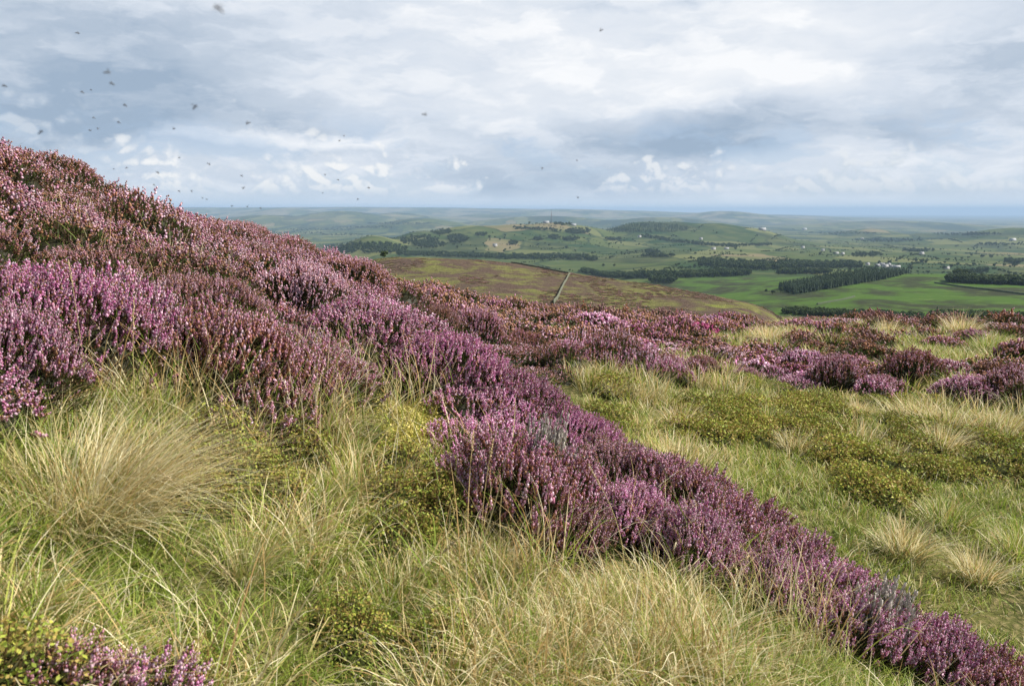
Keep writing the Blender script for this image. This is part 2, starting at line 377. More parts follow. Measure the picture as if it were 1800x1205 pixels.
def rot_to(dirs, spin):
    """rotation matrices taking +Z to each dir with a spin about it"""
    d = dirs / np.linalg.norm(dirs, axis=1, keepdims=True)
    ref = np.where(np.abs(d[:, 2:3]) < 0.95, np.array([[0, 0, 1.0]]), np.array([[1.0, 0, 0]]))
    xx = np.cross(ref, d); xx /= np.linalg.norm(xx, axis=1, keepdims=True); yy = np.cross(d, xx)
    c, s_ = np.cos(spin)[:, None], np.sin(spin)[:, None]
    return np.stack([xx * c + yy * s_, -xx * s_ + yy * c, d], -1)
def stamp(soup, tpl, pos, rot, scale, tint=None):
    """copies of one template piece"""
    V, P, C = tpl; n = len(pos)
    W = np.einsum('nij,vj->nvi', rot, V) * np.reshape(scale, (n, 1, -1)) + pos[:, None]
    PP = P[None] + (np.arange(n) * len(V))[:, None, None]
    CC = np.broadcast_to(C[None], (n,) + C.shape)
    if tint is not None: CC = CC * tint[:, None]
    soup.add(W.reshape(-1, 3), PP.reshape(-1, P.shape[1]), CC.reshape(-1, 3))

# ------------------------------------------------------------------ materials
def veg_mat(name, transl=0.25, rough=0.75, spec=0.15, var=0.18):
    m = bpy.data.materials.new(name); m.use_nodes = True
    N = NT(m.node_tree); N.n.clear()
    out = N.new('ShaderNodeOutputMaterial')
    at = N.new('ShaderNodeAttribute', attribute_name='Col')
    oi = N.new('ShaderNodeObjectInfo')
    hsv = N.new('ShaderNodeHueSaturation')
    N.link(at.outputs['Color'], hsv.inputs['Color'])
    N.link(N.ramp(oi.outputs['Random'], 0, 1, False, 1 - var, 1 + var), hsv.inputs['Value'])
    N.link(N.ramp(oi.outputs['Random'], 0, 1, False, 0.5 + var * 0.06, 0.5 - var * 0.06), hsv.inputs['Hue'])
    b = N.new('ShaderNodeBsdfPrincipled'); b.inputs['Roughness'].default_value = rough
    b.inputs['Specular IOR Level'].default_value = spec
    N.link(hsv.outputs[0], b.inputs['Base Color'])
    if transl > 0:
        tr = N.new('ShaderNodeBsdfTranslucent'); N.link(hsv.outputs[0], tr.inputs['Color'])
        mx = N.new('ShaderNodeMixShader'); mx.inputs[0].default_value = transl
        N.link(b.outputs[0], mx.inputs[1]); N.link(tr.outputs[0], mx.inputs[2]); N.link(mx.outputs[0], out.inputs[0])
    else: N.link(b.outputs[0], out.inputs[0])
    return m
M_FLOWER = veg_mat('heather_bells', 0.30, 0.8, 0.05, 0.14)
M_LEAF = veg_mat('small_leaves', 0.25, 0.6, 0.2, 0.18)
M_GRASS = veg_mat('grass_blades', 0.35, 0.55, 0.25, 0.14)
M_TWIG = veg_mat('twigs', 0.0, 0.9, 0.05, 0.15)
M_TREE = veg_mat('tree_leaves', 0.2, 0.8, 0.1, 0.22)

def plain_mat(name, col, rough=0.8, nscale=None, col2=None, metallic=0.0, bump=0.0):
    m = bpy.data.materials.new(name); m.use_nodes = True
    N = NT(m.node_tree); b = N.n['Principled BSDF']; b.inputs['Roughness'].default_value = rough
    b.inputs['Metallic'].default_value = metallic
    if nscale:
        tc = N.new('ShaderNodeTexCoord').outputs['Object']
        f = N.noise(tc, nscale, 4)
        N.link(N.mix(N.ramp(f, 0.35, 0.65), col, col2), b.inputs['Base Color'])
        if bump:
            bp = N.new('ShaderNodeBump'); bp.inputs['Distance'].default_value = bump
            N.link(f, bp.inputs['Height']); N.link(bp.outputs[0], b.inputs['Normal'])
    else: b.inputs['Base Color'].default_value = tuple(col) + (1,)
    return m

def mat_near():
    m = bpy.data.materials.new('turf_and_peat'); m.use_nodes = True
    N = NT(m.node_tree); b = N.n['Principled BSDF']; b.inputs['Roughness'].default_value = 0.95; b.inputs['Specular IOR Level'].default_value = 0.05
    p = N.new('ShaderNodeNewGeometry').outputs['Position']
    a = N.noise(p, 1.1, 5); f = N.noise(p, 26.0, 4)
    c = N.mix(N.ramp(a, 0.40, 0.60), (0.045, 0.050, 0.016), (0.105, 0.105, 0.030))
    c = N.mix(N.ramp(f, 0.42, 0.70), c, (0.17, 0.14, 0.065))
    N.link(c, b.inputs['Base Color'])
    bp = N.new('ShaderNodeBump'); bp.inputs['Distance'].default_value = 0.03; N.link(f, bp.inputs['Height']); N.link(bp.outputs[0], b.inputs['Normal'])
    return m
def mat_moor():
    m = bpy.data.materials.new('heather_moor'); m.use_nodes = True
    N = NT(m.node_tree); b = N.n['Principled BSDF']; b.inputs['Roughness'].default_value = 0.95; b.inputs['Specular IOR Level'].default_value = 0.03
    p = N.new('ShaderNodeNewGeometry').outputs['Position']
    st = N.vmath('MULTIPLY', p, (1.0, 0.62, 1.0))
    a = N.noise(st, 0.045, 6, 0.64, 0.4); c2 = N.noise(st, 0.14, 6, 0.68); fine = N.noise(p, 0.55, 5, 0.7); g = N.noise(st, 0.022, 4, 0.5)
    heath = N.mix(N.ramp(fine, 0.35, 0.65), (0.055, 0.040, 0.031), (0.118, 0.080, 0.062))
    grass = N.mix(N.ramp(fine, 0.35, 0.68), (0.090, 0.094, 0.030), (0.170, 0.160, 0.060))
    green = N.mix(N.ramp(fine, 0.3, 0.7), (0.12, 0.145, 0.03), (0.21, 0.23, 0.055))
    c = N.mix(N.ramp(N.math('ADD', a, N.math('MULTIPLY', N.math('SUBTRACT', c2, 0.5), 0.7)), 0.43, 0.60), heath, grass)
    c = N.mix(N.math('MULTIPLY', N.ramp(g, 0.60, 0.68), N.ramp(c2, 0.40, 0.58)), c, green)
    N.link(c, b.inputs['Base Color'])
    bp = N.new('ShaderNodeBump'); bp.inputs['Distance'].default_value = 1.2; N.link(N.noise(p, 0.8, 4, 0.7), bp.inputs['Height']); N.link(bp.outputs[0], b.inputs['Normal'])
    return m
def mat_valley():
    m = bpy.data.materials.new('farmland'); m.use_nodes = True
    N = NT(m.node_tree); b = N.n['Principled BSDF']; b.inputs['Roughness'].default_value = 0.95; b.inputs['Specular IOR Level'].default_value = 0.02
    geo = N.new('ShaderNodeNewGeometry'); p = geo.outputs['Position']
    sep = N.new('ShaderNodeSeparateXYZ'); N.link(p, sep.inputs[0])
    cmb = N.new('ShaderNodeCombineXYZ'); N.link(sep.outputs[0], cmb.inputs[0]); N.link(sep.outputs[1], cmb.inputs[1])
    q = cmb.outputs[0]
    dist = N.vmath('LENGTH', q, out=1)
    wv = N.vmath('MULTIPLY', N.vmath('SUBTRACT', N.noise(q, 0.0016, 3, color=True), (0.5, 0.5, 0.5)), (260, 260, 0))
    qq = N.vmath('MULTIPLY', N.vmath('ADD', q, wv), (1.0, 0.55, 1.0))
    def vor(scale, feature='F1'):
        nd = N.new('ShaderNodeTexVoronoi', feature=feature, voronoi_dimensions='2D'); nd.inputs['Scale'].default_value = scale
        N.link(qq, nd.inputs['Vector']); return nd
    v1 = vor(0.0048); e1 = vor(0.0048, 'DISTANCE_TO_EDGE')
    hs = N.new('ShaderNodeSeparateColor'); N.link(v1.outputs['Color'], hs.inputs[0])
    r1, r2, r3 = hs.outputs
    past = N.mix(r2, (0.016, 0.038, 0.014), (0.055, 0.076, 0.024))  # pasture greens darkened, cloud shade over the valley put into the colour
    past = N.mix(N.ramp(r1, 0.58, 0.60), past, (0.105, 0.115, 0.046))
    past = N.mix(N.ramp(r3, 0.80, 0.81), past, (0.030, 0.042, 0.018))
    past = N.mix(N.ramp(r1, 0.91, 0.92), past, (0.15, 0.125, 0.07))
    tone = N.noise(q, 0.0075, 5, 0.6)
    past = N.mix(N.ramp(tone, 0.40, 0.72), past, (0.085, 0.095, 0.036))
    hedge = N.math('MULTIPLY', N.ramp(e1.outputs['Distance'], 0.050, 0.020), N.ramp(N.noise(q, 0.006, 3), 0.40, 0.50))
    c = N.mix(hedge, past, (0.028, 0.042, 0.018))
    # woods and copses as a mottling on the farthest plain
    wood = N.math('MULTIPLY', N.ramp(N.noise(N.vmath('MULTIPLY', q, (1.0, 0.30, 1.0)), 0.0017, 7, 0.66), 0.515, 0.545), N.ramp(dist, 3600, 6000))
    c = N.mix(wood, c, (0.024, 0.040, 0.020))
    # rough grazing below the moor: rushy streaks of dark and bright green
    rough_ = N.noise(N.vmath('MULTIPLY', q, (1.0, 0.55, 1.0)), 0.0125, 6, 0.6, 0.5)
    gg = N.noise(q, 0.05, 5, 0.65)
    rg = N.mix(N.ramp(rough_, 0.42, 0.56), (0.030, 0.035, 0.017), (0.048, 0.090, 0.016))
    rg = N.mix(N.ramp(gg, 0.5, 0.75), rg, (0.085, 0.125, 0.035))
    c = N.mix(N.ramp(dist, 1750, 1500), c, rg)
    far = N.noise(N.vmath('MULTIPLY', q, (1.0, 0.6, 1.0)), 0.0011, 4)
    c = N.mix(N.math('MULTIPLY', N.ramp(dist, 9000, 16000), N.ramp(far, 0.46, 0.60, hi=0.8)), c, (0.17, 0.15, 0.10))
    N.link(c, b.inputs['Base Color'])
    return m

def build_land():
    x = np.sin(AZ)[:, None] * DG[None]; y = np.cos(AZ)[:, None] * DG[None]
    na = len(AZ)
    cuts = [0, int(np.searchsorted(DG, 62.0)), int(np.searchsorted(DG, 640.0)), len(LD) - 1]
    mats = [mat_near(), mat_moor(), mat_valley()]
    names = ['ground', 'hill', 'valley']
    labs = ['turf and peat hillside under the heather and grass', 'moorland spur behind the plateau', 'green farmland valley and plain to the horizon']
    for k in range(3):
        j0, j1 = cuts[k], cuts[k + 1]
        V = np.stack([x[:, j0:j1 + 1], y[:, j0:j1 + 1], LAND[:, j0:j1 + 1]], -1).reshape(-1, 3)
        nj = j1 - j0 + 1
        I, J = np.meshgrid(np.arange(na - 1), np.arange(nj - 1), indexing='ij')
        a = (I * nj + J).ravel()
        Q = np.stack([a, a + 1, a + nj + 1, a + nj], 1)[:, ::-1]
        polys = [Q]
        if k == 0:
            V = np.vstack([V, [0, 0, LAND[:, 0].mean()]])
            c = len(V) - 1; i = np.arange(na - 1) * nj
            polys.append(np.stack([np.full(na - 1, c), i + nj, i], 1))
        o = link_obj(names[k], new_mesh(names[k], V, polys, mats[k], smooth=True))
        tag(o, labs[k], 'terrain', kind='structure')
build_land()

def build_haze():
    V = np.array([(sx * 62000, sy * 62000, z) for z in (-420, 195) for sy in (-1, 1) for sx in (-1, 1)], float)
    Fq = np.array([(0, 2, 3, 1), (4, 5, 7, 6), (0, 1, 5, 4), (2, 6, 7, 3), (0, 4, 6, 2), (1, 3, 7, 5)])
    m = bpy.data.materials.new('haze'); m.use_nodes = True
    N = NT(m.node_tree); N.n.clear()
    out = N.new('ShaderNodeOutputMaterial'); v = N.new('ShaderNodeVolumePrincipled')
    v.inputs['Color'].default_value = (0.355, 0.50, 0.72, 1); v.inputs['Density'].default_value = 5.0e-5
    v.inputs['Anisotropy'].default_value = 0.0
    N.link(v.outputs[0], out.inputs['Volume'])
    o = link_obj('haze', new_mesh('haze', V, [Fq], m)); tag(o, 'blue air over the plain', 'haze', kind='stuff')
build_haze()
# ------------------------------------------------------------------ heather
OCT_V = np.array([(0, 0, 1), (1, 0, 0), (0, 1, 0), (-1, 0, 0), (0, -1, 0), (0, 0, -1)], float)
OCT_F = np.array([(0, 1, 2), (0, 2, 3), (0, 3, 4), (0, 4, 1), (5, 2, 1), (5, 3, 2), (5, 4, 3), (5, 1, 4)])
PAL = {   # bell colours and the share of dried brown bells
    'purple':  ([(0.62, 0.27, 0.46), (0.73, 0.43, 0.59), (0.49, 0.165, 0.33), (0.80, 0.58, 0.70)], 0.15),
    'pink':    ([(0.58, 0.31, 0.42), (0.67, 0.45, 0.54), (0.46, 0.20, 0.29), (0.75, 0.58, 0.65)], 0.32),
    'rust':    ([(0.51, 0.27, 0.33), (0.60, 0.39, 0.44), (0.41, 0.185, 0.22)], 0.46),
    'brown':   ([(0.34, 0.20, 0.20), (0.40, 0.26, 0.26), (0.30, 0.16, 0.15)], 0.45),
    'magenta': ([(0.60, 0.11, 0.32), (0.68, 0.19, 0.40), (0.47, 0.07, 0.25)], 0.08),
    'dead':    ([(0.50, 0.46, 0.42), (0.58, 0.53, 0.49), (0.42, 0.38, 0.35)], 0.0),
}
BROWN = np.array([(0.31, 0.155, 0.088), (0.23, 0.115, 0.070), (0.38, 0.215, 0.13)])
GREEN = np.array([(0.045, 0.075, 0.014), (0.065, 0.100, 0.018), (0.040, 0.056, 0.016), (0.085, 0.105, 0.024)])

def spike_tpl(r, pal, lod):
    """flower spike of one sprig: unit length 1 = spike length"""
    cols, dry = PAL[pal]; cols = np.array(cols); s = Soup()
    n = (15, 5, 2)[lod]
    wid = (0.105, 0.14, 0.20)[lod]
    for i in range(n):
        h = (i + 0.5 * r.random()) / n
        a = i * 2.4 + r.random()
        rad = (0.11, 0.095, 0.05)[lod] * (1.15 - 0.75 * h)
        c = cols[r.integers(len(cols))] * r.uniform(0.85, 1.12)
        if r.random() < dry * (1.5 - h): c = BROWN[r.integers(3)]
        sc = np.array([wid, wid, (0.10, 0.17, 0.40)[lod]]) * (1.12 - 0.45 * h) * r.uniform(0.8, 1.2)
        tilt = rot_to(np.array([[math.cos(a) * 0.8, math.sin(a) * 0.8, 0.55]]), np.array([r.random() * 6]))[0]
        if lod == 0:
            s.add((OCT_V * sc) @ tilt.T + (rad * math.cos(a), rad * math.sin(a), h), OCT_F, c)
        else:
            s.add((OCT_V * sc) @ tilt.T + (rad * math.cos(a), rad * math.sin(a), h), OCT_F, c)
    if lod == 0:
        g = GREEN[1] * 1.4
        s.add((OCT_V * (0.035, 0.035, 0.10)) + (0, 0, 1.05), OCT_F, g)
    return np.concatenate(s.V), np.concatenate(s.P3), np.concatenate(s.C)
def shoot_tpl(r, lod):
    """leafy lower shoot, unit length 1"""
    s = Soup(); n = (7, 3, 2)[lod]
    for i in range(n):
        h = i / n; a = r.random() * 6.28
        w = (0.035, 0.07, 0.13)[lod]; L = (0.30, 0.42, 0.6)[lod]
        d = np.array([math.cos(a) * 0.5, math.sin(a) * 0.5, 0.8]); side = np.array([-math.sin(a), math.cos(a), 0])
        b = np.array([0, 0, h * 0.9])
        c = GREEN[r.integers(4)]
        if r.random() < 0.25: c = np.array((0.085, 0.050, 0.026))
        s.add([b - side * w, b + side * w, b + d * L + side * w * 0.4, b + d * L - side * w * 0.4], [(0, 1, 2, 3)], c)
    w = 0.02
    s.add([(-w, 0, -0.8), (w, 0, -0.8), (w, 0, 1), (-w, 0, 1)], [(0, 1, 2, 3)], (0.060, 0.040, 0.026))
    return np.concatenate(s.V), np.concatenate(s.P4), np.concatenate(s.C)

def heather_bits(pos, dirs, length, r, pal, lod, bare=0.0, flw=None, fol=None, mixpal=None, low=None):
    """sprigs at pos, growing along dirs: returns (flowers, foliage) soups"""
    flw = flw or Soup(); fol = fol or Soup()
    n = len(pos); keep = r.random(n) > bare
    if low is not None: keep &= ~low
    K = 6
    which = r.integers(K, size=n); rot = rot_to(dirs, r.random(n) * 6.28)
    sp = [spike_tpl(r, (mixpal if (mixpal and k >= K - 2) else pal), lod) for k in range(K)]; sh = [shoot_tpl(r, lod) for k in range(K)]
    for k in range(K):
        m = (which == k)
        if m.any():
            stamp(fol, sh[k], pos[m], rot[m], np.repeat((length[m] * 0.62)[:, None], 3, 1))
        m = m & keep
        if m.any():
            stamp(flw, sp[k], pos[m] + rot[m][:, :, 2] * (length[m] * 0.5)[:, None], rot[m], np.repeat((length[m] * 0.52 * r.uniform(0.8, 1.2, m.sum()))[:, None], 3, 1), tint=r.uniform(0.82, 1.15, (m.sum(), 1)) * np.ones((1, 3)))
    return flw, fol

def dome_points(n, rad, hgt, r, lump=0.18, seed=0):
    """points and outward directions on a lumpy, low dome"""
    a = r.random(n) * 6.2832; q = np.sqrt(r.random(n)) * 1.0
    edge = 1 + 0.16 * np.sin(a * 3 + seed) + 0.10 * np.sin(a * 5 + 2.1 * seed)
    x, y = q * np.cos(a) * edge, q * np.sin(a) * edge
    prof = np.sqrt(np.clip(1 - q ** 2.4, 0, 1))
    lumpy = 1 + lump * fbm(x * 2.6 + seed * 3.3, y * 2.6 - seed * 1.7, 3, seed + 40)
    z = prof * lumpy
    nx = x * 0.95; ny = y * 0.95; nz = 0.55 + 0.6 * prof
    P = np.stack([x * rad, y * rad, z * hgt], -1)
    D = np.stack([nx * 0.75, ny * 0.75, nz], -1) + r.normal(0, 0.34, (n, 3))
    return P, D

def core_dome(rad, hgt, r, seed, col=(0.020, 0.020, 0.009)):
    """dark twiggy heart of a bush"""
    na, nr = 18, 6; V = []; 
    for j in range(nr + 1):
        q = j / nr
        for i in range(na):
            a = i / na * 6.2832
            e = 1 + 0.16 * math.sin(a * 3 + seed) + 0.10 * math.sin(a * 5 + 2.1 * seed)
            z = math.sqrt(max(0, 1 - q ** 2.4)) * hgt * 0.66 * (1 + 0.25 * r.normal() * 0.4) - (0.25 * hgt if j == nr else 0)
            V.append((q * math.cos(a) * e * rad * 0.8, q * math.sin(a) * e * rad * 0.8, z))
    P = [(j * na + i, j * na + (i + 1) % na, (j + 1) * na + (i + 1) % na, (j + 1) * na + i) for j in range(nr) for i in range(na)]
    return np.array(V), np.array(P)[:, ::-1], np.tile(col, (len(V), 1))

def heather_bush_meshes(pal, lod, n, rad, hgt, length, seed, bare=0.04, mixpal=None):
    r = np.random.default_rng(seed)
    P, D = dome_points(n, rad, hgt, r, seed=seed)
    L = length * r.uniform(0.6, 1.45, n)
    flw, fol = heather_bits(P - D / np.linalg.norm(D, axis=1, keepdims=True) * (L * 0.55)[:, None], D, L, r, pal, lod, bare, mixpal=mixpal, low=(P[:, 2] < hgt * 0.50) & (r.random(n) < 0.85))
    m = int(n * 0.55)
    P2, D2 = dome_points(m, rad * 1.02, hgt * 0.86, r, seed=seed)
    heather_bits(P2 - D2 * length * 0.3, D2, length * r.uniform(0.8, 1.3, m), r, pal, lod, 1.0, flw, fol)
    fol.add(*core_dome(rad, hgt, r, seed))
    return fol.mesh('heather_foliage', M_LEAF), flw.mesh('heather_flowers', M_FLOWER)

def heather_patch_mesh(pal, lod, n, rad, hgt, length, seed, bare, mixpal=None):
    """one mesh with both materials, for the unbroken heather of the slope"""
    f, w = heather_bush_meshes(pal, lod, n, rad, hgt, length, seed, bare, mixpal)
    return f, w

# ------------------------------------------------------------------ grass
STRAW = np.array([(0.64, 0.53, 0.28), (0.72, 0.63, 0.38), (0.56, 0.43, 0.20), (0.79, 0.72, 0.49), (0.44, 0.29, 0.12)])
BLADE = np.array([(0.18, 0.25, 0.032), (0.24, 0.30, 0.048), (0.13, 0.195, 0.03), (0.33, 0.36, 0.08)])
def blades(n, root_r, L, tilt, bend, width, straw, r, seg=5, wind=(0.18, 0.03), soup=None, green_base=0.45, root_z=0.0, out=1.0):
    """n curved blades: straw = share of bleached blades"""
    s = soup or Soup()
    ra = r.random(n) * 6.2832; rr = np.sqrt(r.random(n)) * root_r
    root = np.stack([rr * np.cos(ra), rr * np.sin(ra), np.full(n, root_z)], -1)
    az = ra * out + r.normal(0, 0.85, n) if out else r.random(n) * 6.2832
    L = r.uniform(L[0], L[1], n); th0 = np.clip(rr / root_r * tilt + r.normal(0, 0.14, n), -0.3, 1.5); bd = np.abs(r.normal(bend, bend * 0.45, n)) + (r.random(n) < 0.13) * r.uniform(0.6, 1.7, n)
    t = np.linspace(0, 1, seg + 1)
    th = th0[:, None] + bd[:, None] * t[None] ** 1.6
    st = L[:, None] / seg
    hx = np.cumsum(np.sin(th[:, :-1]) * st, 1); hz = np.cumsum(np.cos(th[:, :-1]) * st, 1)
    hx = np.concatenate([np.zeros((n, 1)), hx], 1); hz = np.concatenate([np.zeros((n, 1)), hz], 1)
    wx, wy = wind[0] * L[:, None] * t[None] ** 1.8, wind[1] * L[:, None] * t[None] ** 1.8
    cx = root[:, 0:1] + hx * np.cos(az)[:, None] + wx; cyy = root[:, 1:2] + hx * np.sin(az)[:, None] + wy; cz = root[:, 2:3] + hz
    C = np.stack([cx, cyy, cz], -1)
    sd = az + math.pi / 2 + r.normal(0, 0.8, n)
    side = np.stack([np.cos(sd), np.sin(sd), np.zeros(n)], -1)[:, None, :]
    w = (width * r.uniform(0.6, 1.3, n))[:, None] * (1 - t[None] ** 2 * 0.9) * 0.5
    A = C - side * w[..., None]; B = C + side * w[..., None]
    V = np.stack([A, B], 2).reshape(n, -1, 3)           # (n, (seg+1)*2, 3)
    k = np.arange(seg) * 2
    q = np.stack([k, k + 1, k + 3, k + 2], 1)
    P = (q[None] + (np.arange(n) * 2 * (seg + 1))[:, None, None]).reshape(-1, 4)
    isw = r.random(n) < straw
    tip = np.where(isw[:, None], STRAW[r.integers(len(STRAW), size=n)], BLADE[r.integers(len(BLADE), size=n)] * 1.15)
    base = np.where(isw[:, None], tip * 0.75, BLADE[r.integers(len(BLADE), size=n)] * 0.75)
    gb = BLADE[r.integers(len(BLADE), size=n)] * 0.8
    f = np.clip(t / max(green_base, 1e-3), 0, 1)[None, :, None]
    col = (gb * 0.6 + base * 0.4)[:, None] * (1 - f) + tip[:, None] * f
    col = np.repeat(col[:, :, None], 2, 2).reshape(n, -1, 3)
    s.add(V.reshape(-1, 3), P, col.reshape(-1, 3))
    return s

def stalk_soup(r, h, lean, az, seed_head=True):
    """one bleached flowering stalk: (stem soup, head soup)"""
    s, hd = Soup(), Soup(); n = 9
    t = np.linspace(0, 1, n); c = np.stack([np.sin(lean * t ** 1.3) * h * t * math.cos(az), np.sin(lean * t ** 1.3) * h * t * math.sin(az), h * t * np.cos(lean * t * 0.6)], -1)
    rad = 0.0016 * (1 - 0.55 * t)
    col = np.array((0.60, 0.49, 0.26)) * r.uniform(0.8, 1.15)
    V = []; 
    for i in range(n):
        for k in range(4): V.append(c[i] + rad[i] * np.array((math.cos(k * 1.5708), math.sin(k * 1.5708), 0)))
    P = [(i * 4 + k, i * 4 + (k + 1) % 4, (i + 1) * 4 + (k + 1) % 4, (i + 1) * 4 + k) for i in range(n - 1) for k in range(4)]
    s.add(V, P, col)
    ax = c[-1] - c[-3]; ax /= np.linalg.norm(ax); hl = 0.075 * r.uniform(0.8, 1.3)
    for i in range(26):
        f = i / 26; p = c[-1] + ax * (f - 0.35) * hl
        d = ax + r.normal(0, 0.38, 3); R3 = rot_to(d[None], np.array([r.random() * 6]))[0]
        hd.add((OCT_V * (0.0017, 0.0017, 0.0062)) @ R3.T + p + r.normal(0, 0.0017, 3) * (1.2 - f), OCT_F, np.array((0.62, 0.50, 0.29)) * r.uniform(0.75, 1.2))
    return s, hd

# ------------------------------------------------------------------ bilberry
BIL = np.array([(0.20, 0.25, 0.034), (0.27, 0.31, 0.048), (0.15, 0.20, 0.030), (0.36, 0.37, 0.07), (0.19, 0.13, 0.034), (0.27, 0.21, 0.055)])
def leaf_bush(n, rad, hgt, leaf, r, seed, cols=BIL, core=True, twig=True, lump=0.3):
    s = Soup(); tw = Soup()
    P, D = dome_points(n, rad, hgt, r, lump, seed)
    P = P * np.array([1, 1, 1]) - D / np.linalg.norm(D, axis=1, keepdims=True) * (np.abs(r.normal(0, hgt * 0.16, n)))[:, None]
    d = D * 0.6 + r.normal(0, 0.7, (n, 3)); rot = rot_to(d, r.random(n) * 6.28)
    w = leaf * 0.30
    tpl = (np.array([(0, 0, 0), (w, leaf * 0.45, leaf * 0.08), (0, leaf, 0), (-w, leaf * 0.45, leaf * 0.08)]), np.array([(0, 1, 2, 3)]), np.ones((4, 3)))
    tint = cols[np.minimum(r.integers(len(cols) + 2, size=n), len(cols) - 1) % len(cols)] * r.uniform(0.8, 1.25, (n, 1))
    stamp(s, tpl, P, rot, np.repeat(r.uniform(0.7, 1.25, n)[:, None], 3, 1), tint)
    if twig:
        m = n // 9; P2, D2 = dome_points(m, rad * 0.95, hgt * 1.03, r, lump, seed)
        root = P2 * np.array([0.55, 0.55, 0]); side = r.normal(0, 1, (m, 3)); side[:, 2] = 0; side /= np.linalg.norm(side, axis=1, keepdims=True); side *= 0.0015
        V = np.stack([root - side, root + side, P2 + side * 0.5, P2 - side * 0.5], 1).reshape(-1, 3)
        tw.add(V, np.arange(4 * m).reshape(-1, 4), (0.12, 0.075, 0.035))
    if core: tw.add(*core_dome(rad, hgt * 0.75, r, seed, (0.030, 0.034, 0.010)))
    return s, tw

# ------------------------------------------------------------------ scattering for what nobody could count
def scatter(name, label, cat, pts, rot, scl, var, sources):
    """points carrying copies of the sources through one geometry-nodes modifier (kind stuff)"""
    me = bpy.data.meshes.new(name); me.vertices.add(len(pts)); me.vertices.foreach_set('co', np.asarray(pts, np.float32).ravel())
    a = me.attributes.new('rot', 'FLOAT_VECTOR', 'POINT'); a.data.foreach_set('vector', np.asarray(rot, np.float32).ravel())
    a = me.attributes.new('scl', 'FLOAT_VECTOR', 'POINT'); sc = np.asarray(scl, np.float32)
    if sc.ndim == 1: sc = np.repeat(sc[:, None], 3, 1)
    a.data.foreach_set('vector', np.ascontiguousarray(sc).ravel())
    a = me.attributes.new('var', 'INT', 'POINT'); a.data.foreach_set('value', np.asarray(var, np.int32))
    o = link_obj(name, me); tag(o, label, cat, kind='stuff')
    g = bpy.data.node_groups.new(name, 'GeometryNodeTree')
    g.interface.new_socket('Geometry', in_out='INPUT', socket_type='NodeSocketGeometry')
    g.interface.new_socket('Geometry', in_out='OUTPUT', socket_type='NodeSocketGeometry')
    gi = g.nodes.new('NodeGroupInput'); go = g.nodes.new('NodeGroupOutput'); jn = g.nodes.new('GeometryNodeJoinGeometry')
    def attr(nm, ty):
        n = g.nodes.new('GeometryNodeInputNamedAttribute'); n.data_type = ty; n.inputs['Name'].default_value = nm
        return n.outputs['Attribute']
    ra, sa, va = attr('rot', 'FLOAT_VECTOR'), attr('scl', 'FLOAT_VECTOR'), attr('var', 'INT')
    for k, src in enumerate(sources):
        cmpn = g.nodes.new('FunctionNodeCompare'); cmpn.data_type = 'INT'; cmpn.operation = 'EQUAL'
        g.links.new(va, cmpn.inputs[2]); cmpn.inputs[3].default_value = k
        for me_s in (src if isinstance(src, tuple) else (src,)):
            so = bpy.data.objects.new(me_s.name + '_source', me_s)
            oi = g.nodes.new('GeometryNodeObjectInfo'); oi.inputs['Object'].default_value = so
            ip = g.nodes.new('GeometryNodeInstanceOnPoints')
            g.links.new(gi.outputs[0], ip.inputs['Points']); g.links.new(cmpn.outputs[0], ip.inputs['Selection'])
            g.links.new(oi.outputs['Geometry'], ip.inputs['Instance']); g.links.new(ra, ip.inputs['Rotation']); g.links.new(sa, ip.inputs['Scale'])
            g.links.new(ip.outputs[0], jn.inputs[0])
    g.links.new(jn.outputs[0], go.inputs[0])
    md = o.modifiers.new('growth', 'NODES'); md.node_group = g
    return o

def eulers(nrm, spin, lean=1.0):
    """upright blended with the surface normal, with a random turn"""
    up = np.array([[0, 0, 1.0]]); d = nrm * lean + up * (1 - lean); M = rot_to(d, spin)
    return np.array([Matrix(m.tolist()).to_euler() for m in M])

def strew(dens, d0, d1, a0, a1, r):
    """random ground positions between two distances and azimuths at dens per square metre"""
    n = int(dens * 0.5 * (a1 - a0) * (d1 * d1 - d0 * d0))
    d = np.sqrt(r.uniform(d0 * d0, d1 * d1, n)); a = r.uniform(a0, a1, n)
    return np.sin(a) * d, np.cos(a) * d

def in_poly(u, v, poly):
    poly = np.asarray(poly, float); x1, y1 = poly[:, 0], poly[:, 1]; x2, y2 = np.roll(x1, -1), np.roll(y1, -1)
    u = np.asarray(u)[:, None]; v = np.asarray(v)[:, None]
    c = ((y1 > v) != (y2 > v)) & (u < (x2 - x1) * (v - y1) / (np.where(y2 == y1, 1e-9, y2 - y1)) + x1)
    return (c.sum(1) % 2) == 1
# ------------------------------------------------------------------ which growth stands where
CREST_U = [-600, 0, 300, 450, 600, 750, 900, 1050, 1200, 1350, 1500, 1650, 1800, 2300]
CREST_D = [11, 9.8, 10.3, 11.0, 10.5, 5.6, 4.55, 4.15, 3.75, 3.4, 3.15, 3.0, 2.85, 2.5]
CAZ = [math.atan2(u - 900.0, 1392.0) for u in CREST_U]
def crest(a): return np.interp(a, CAZ, CREST_D)
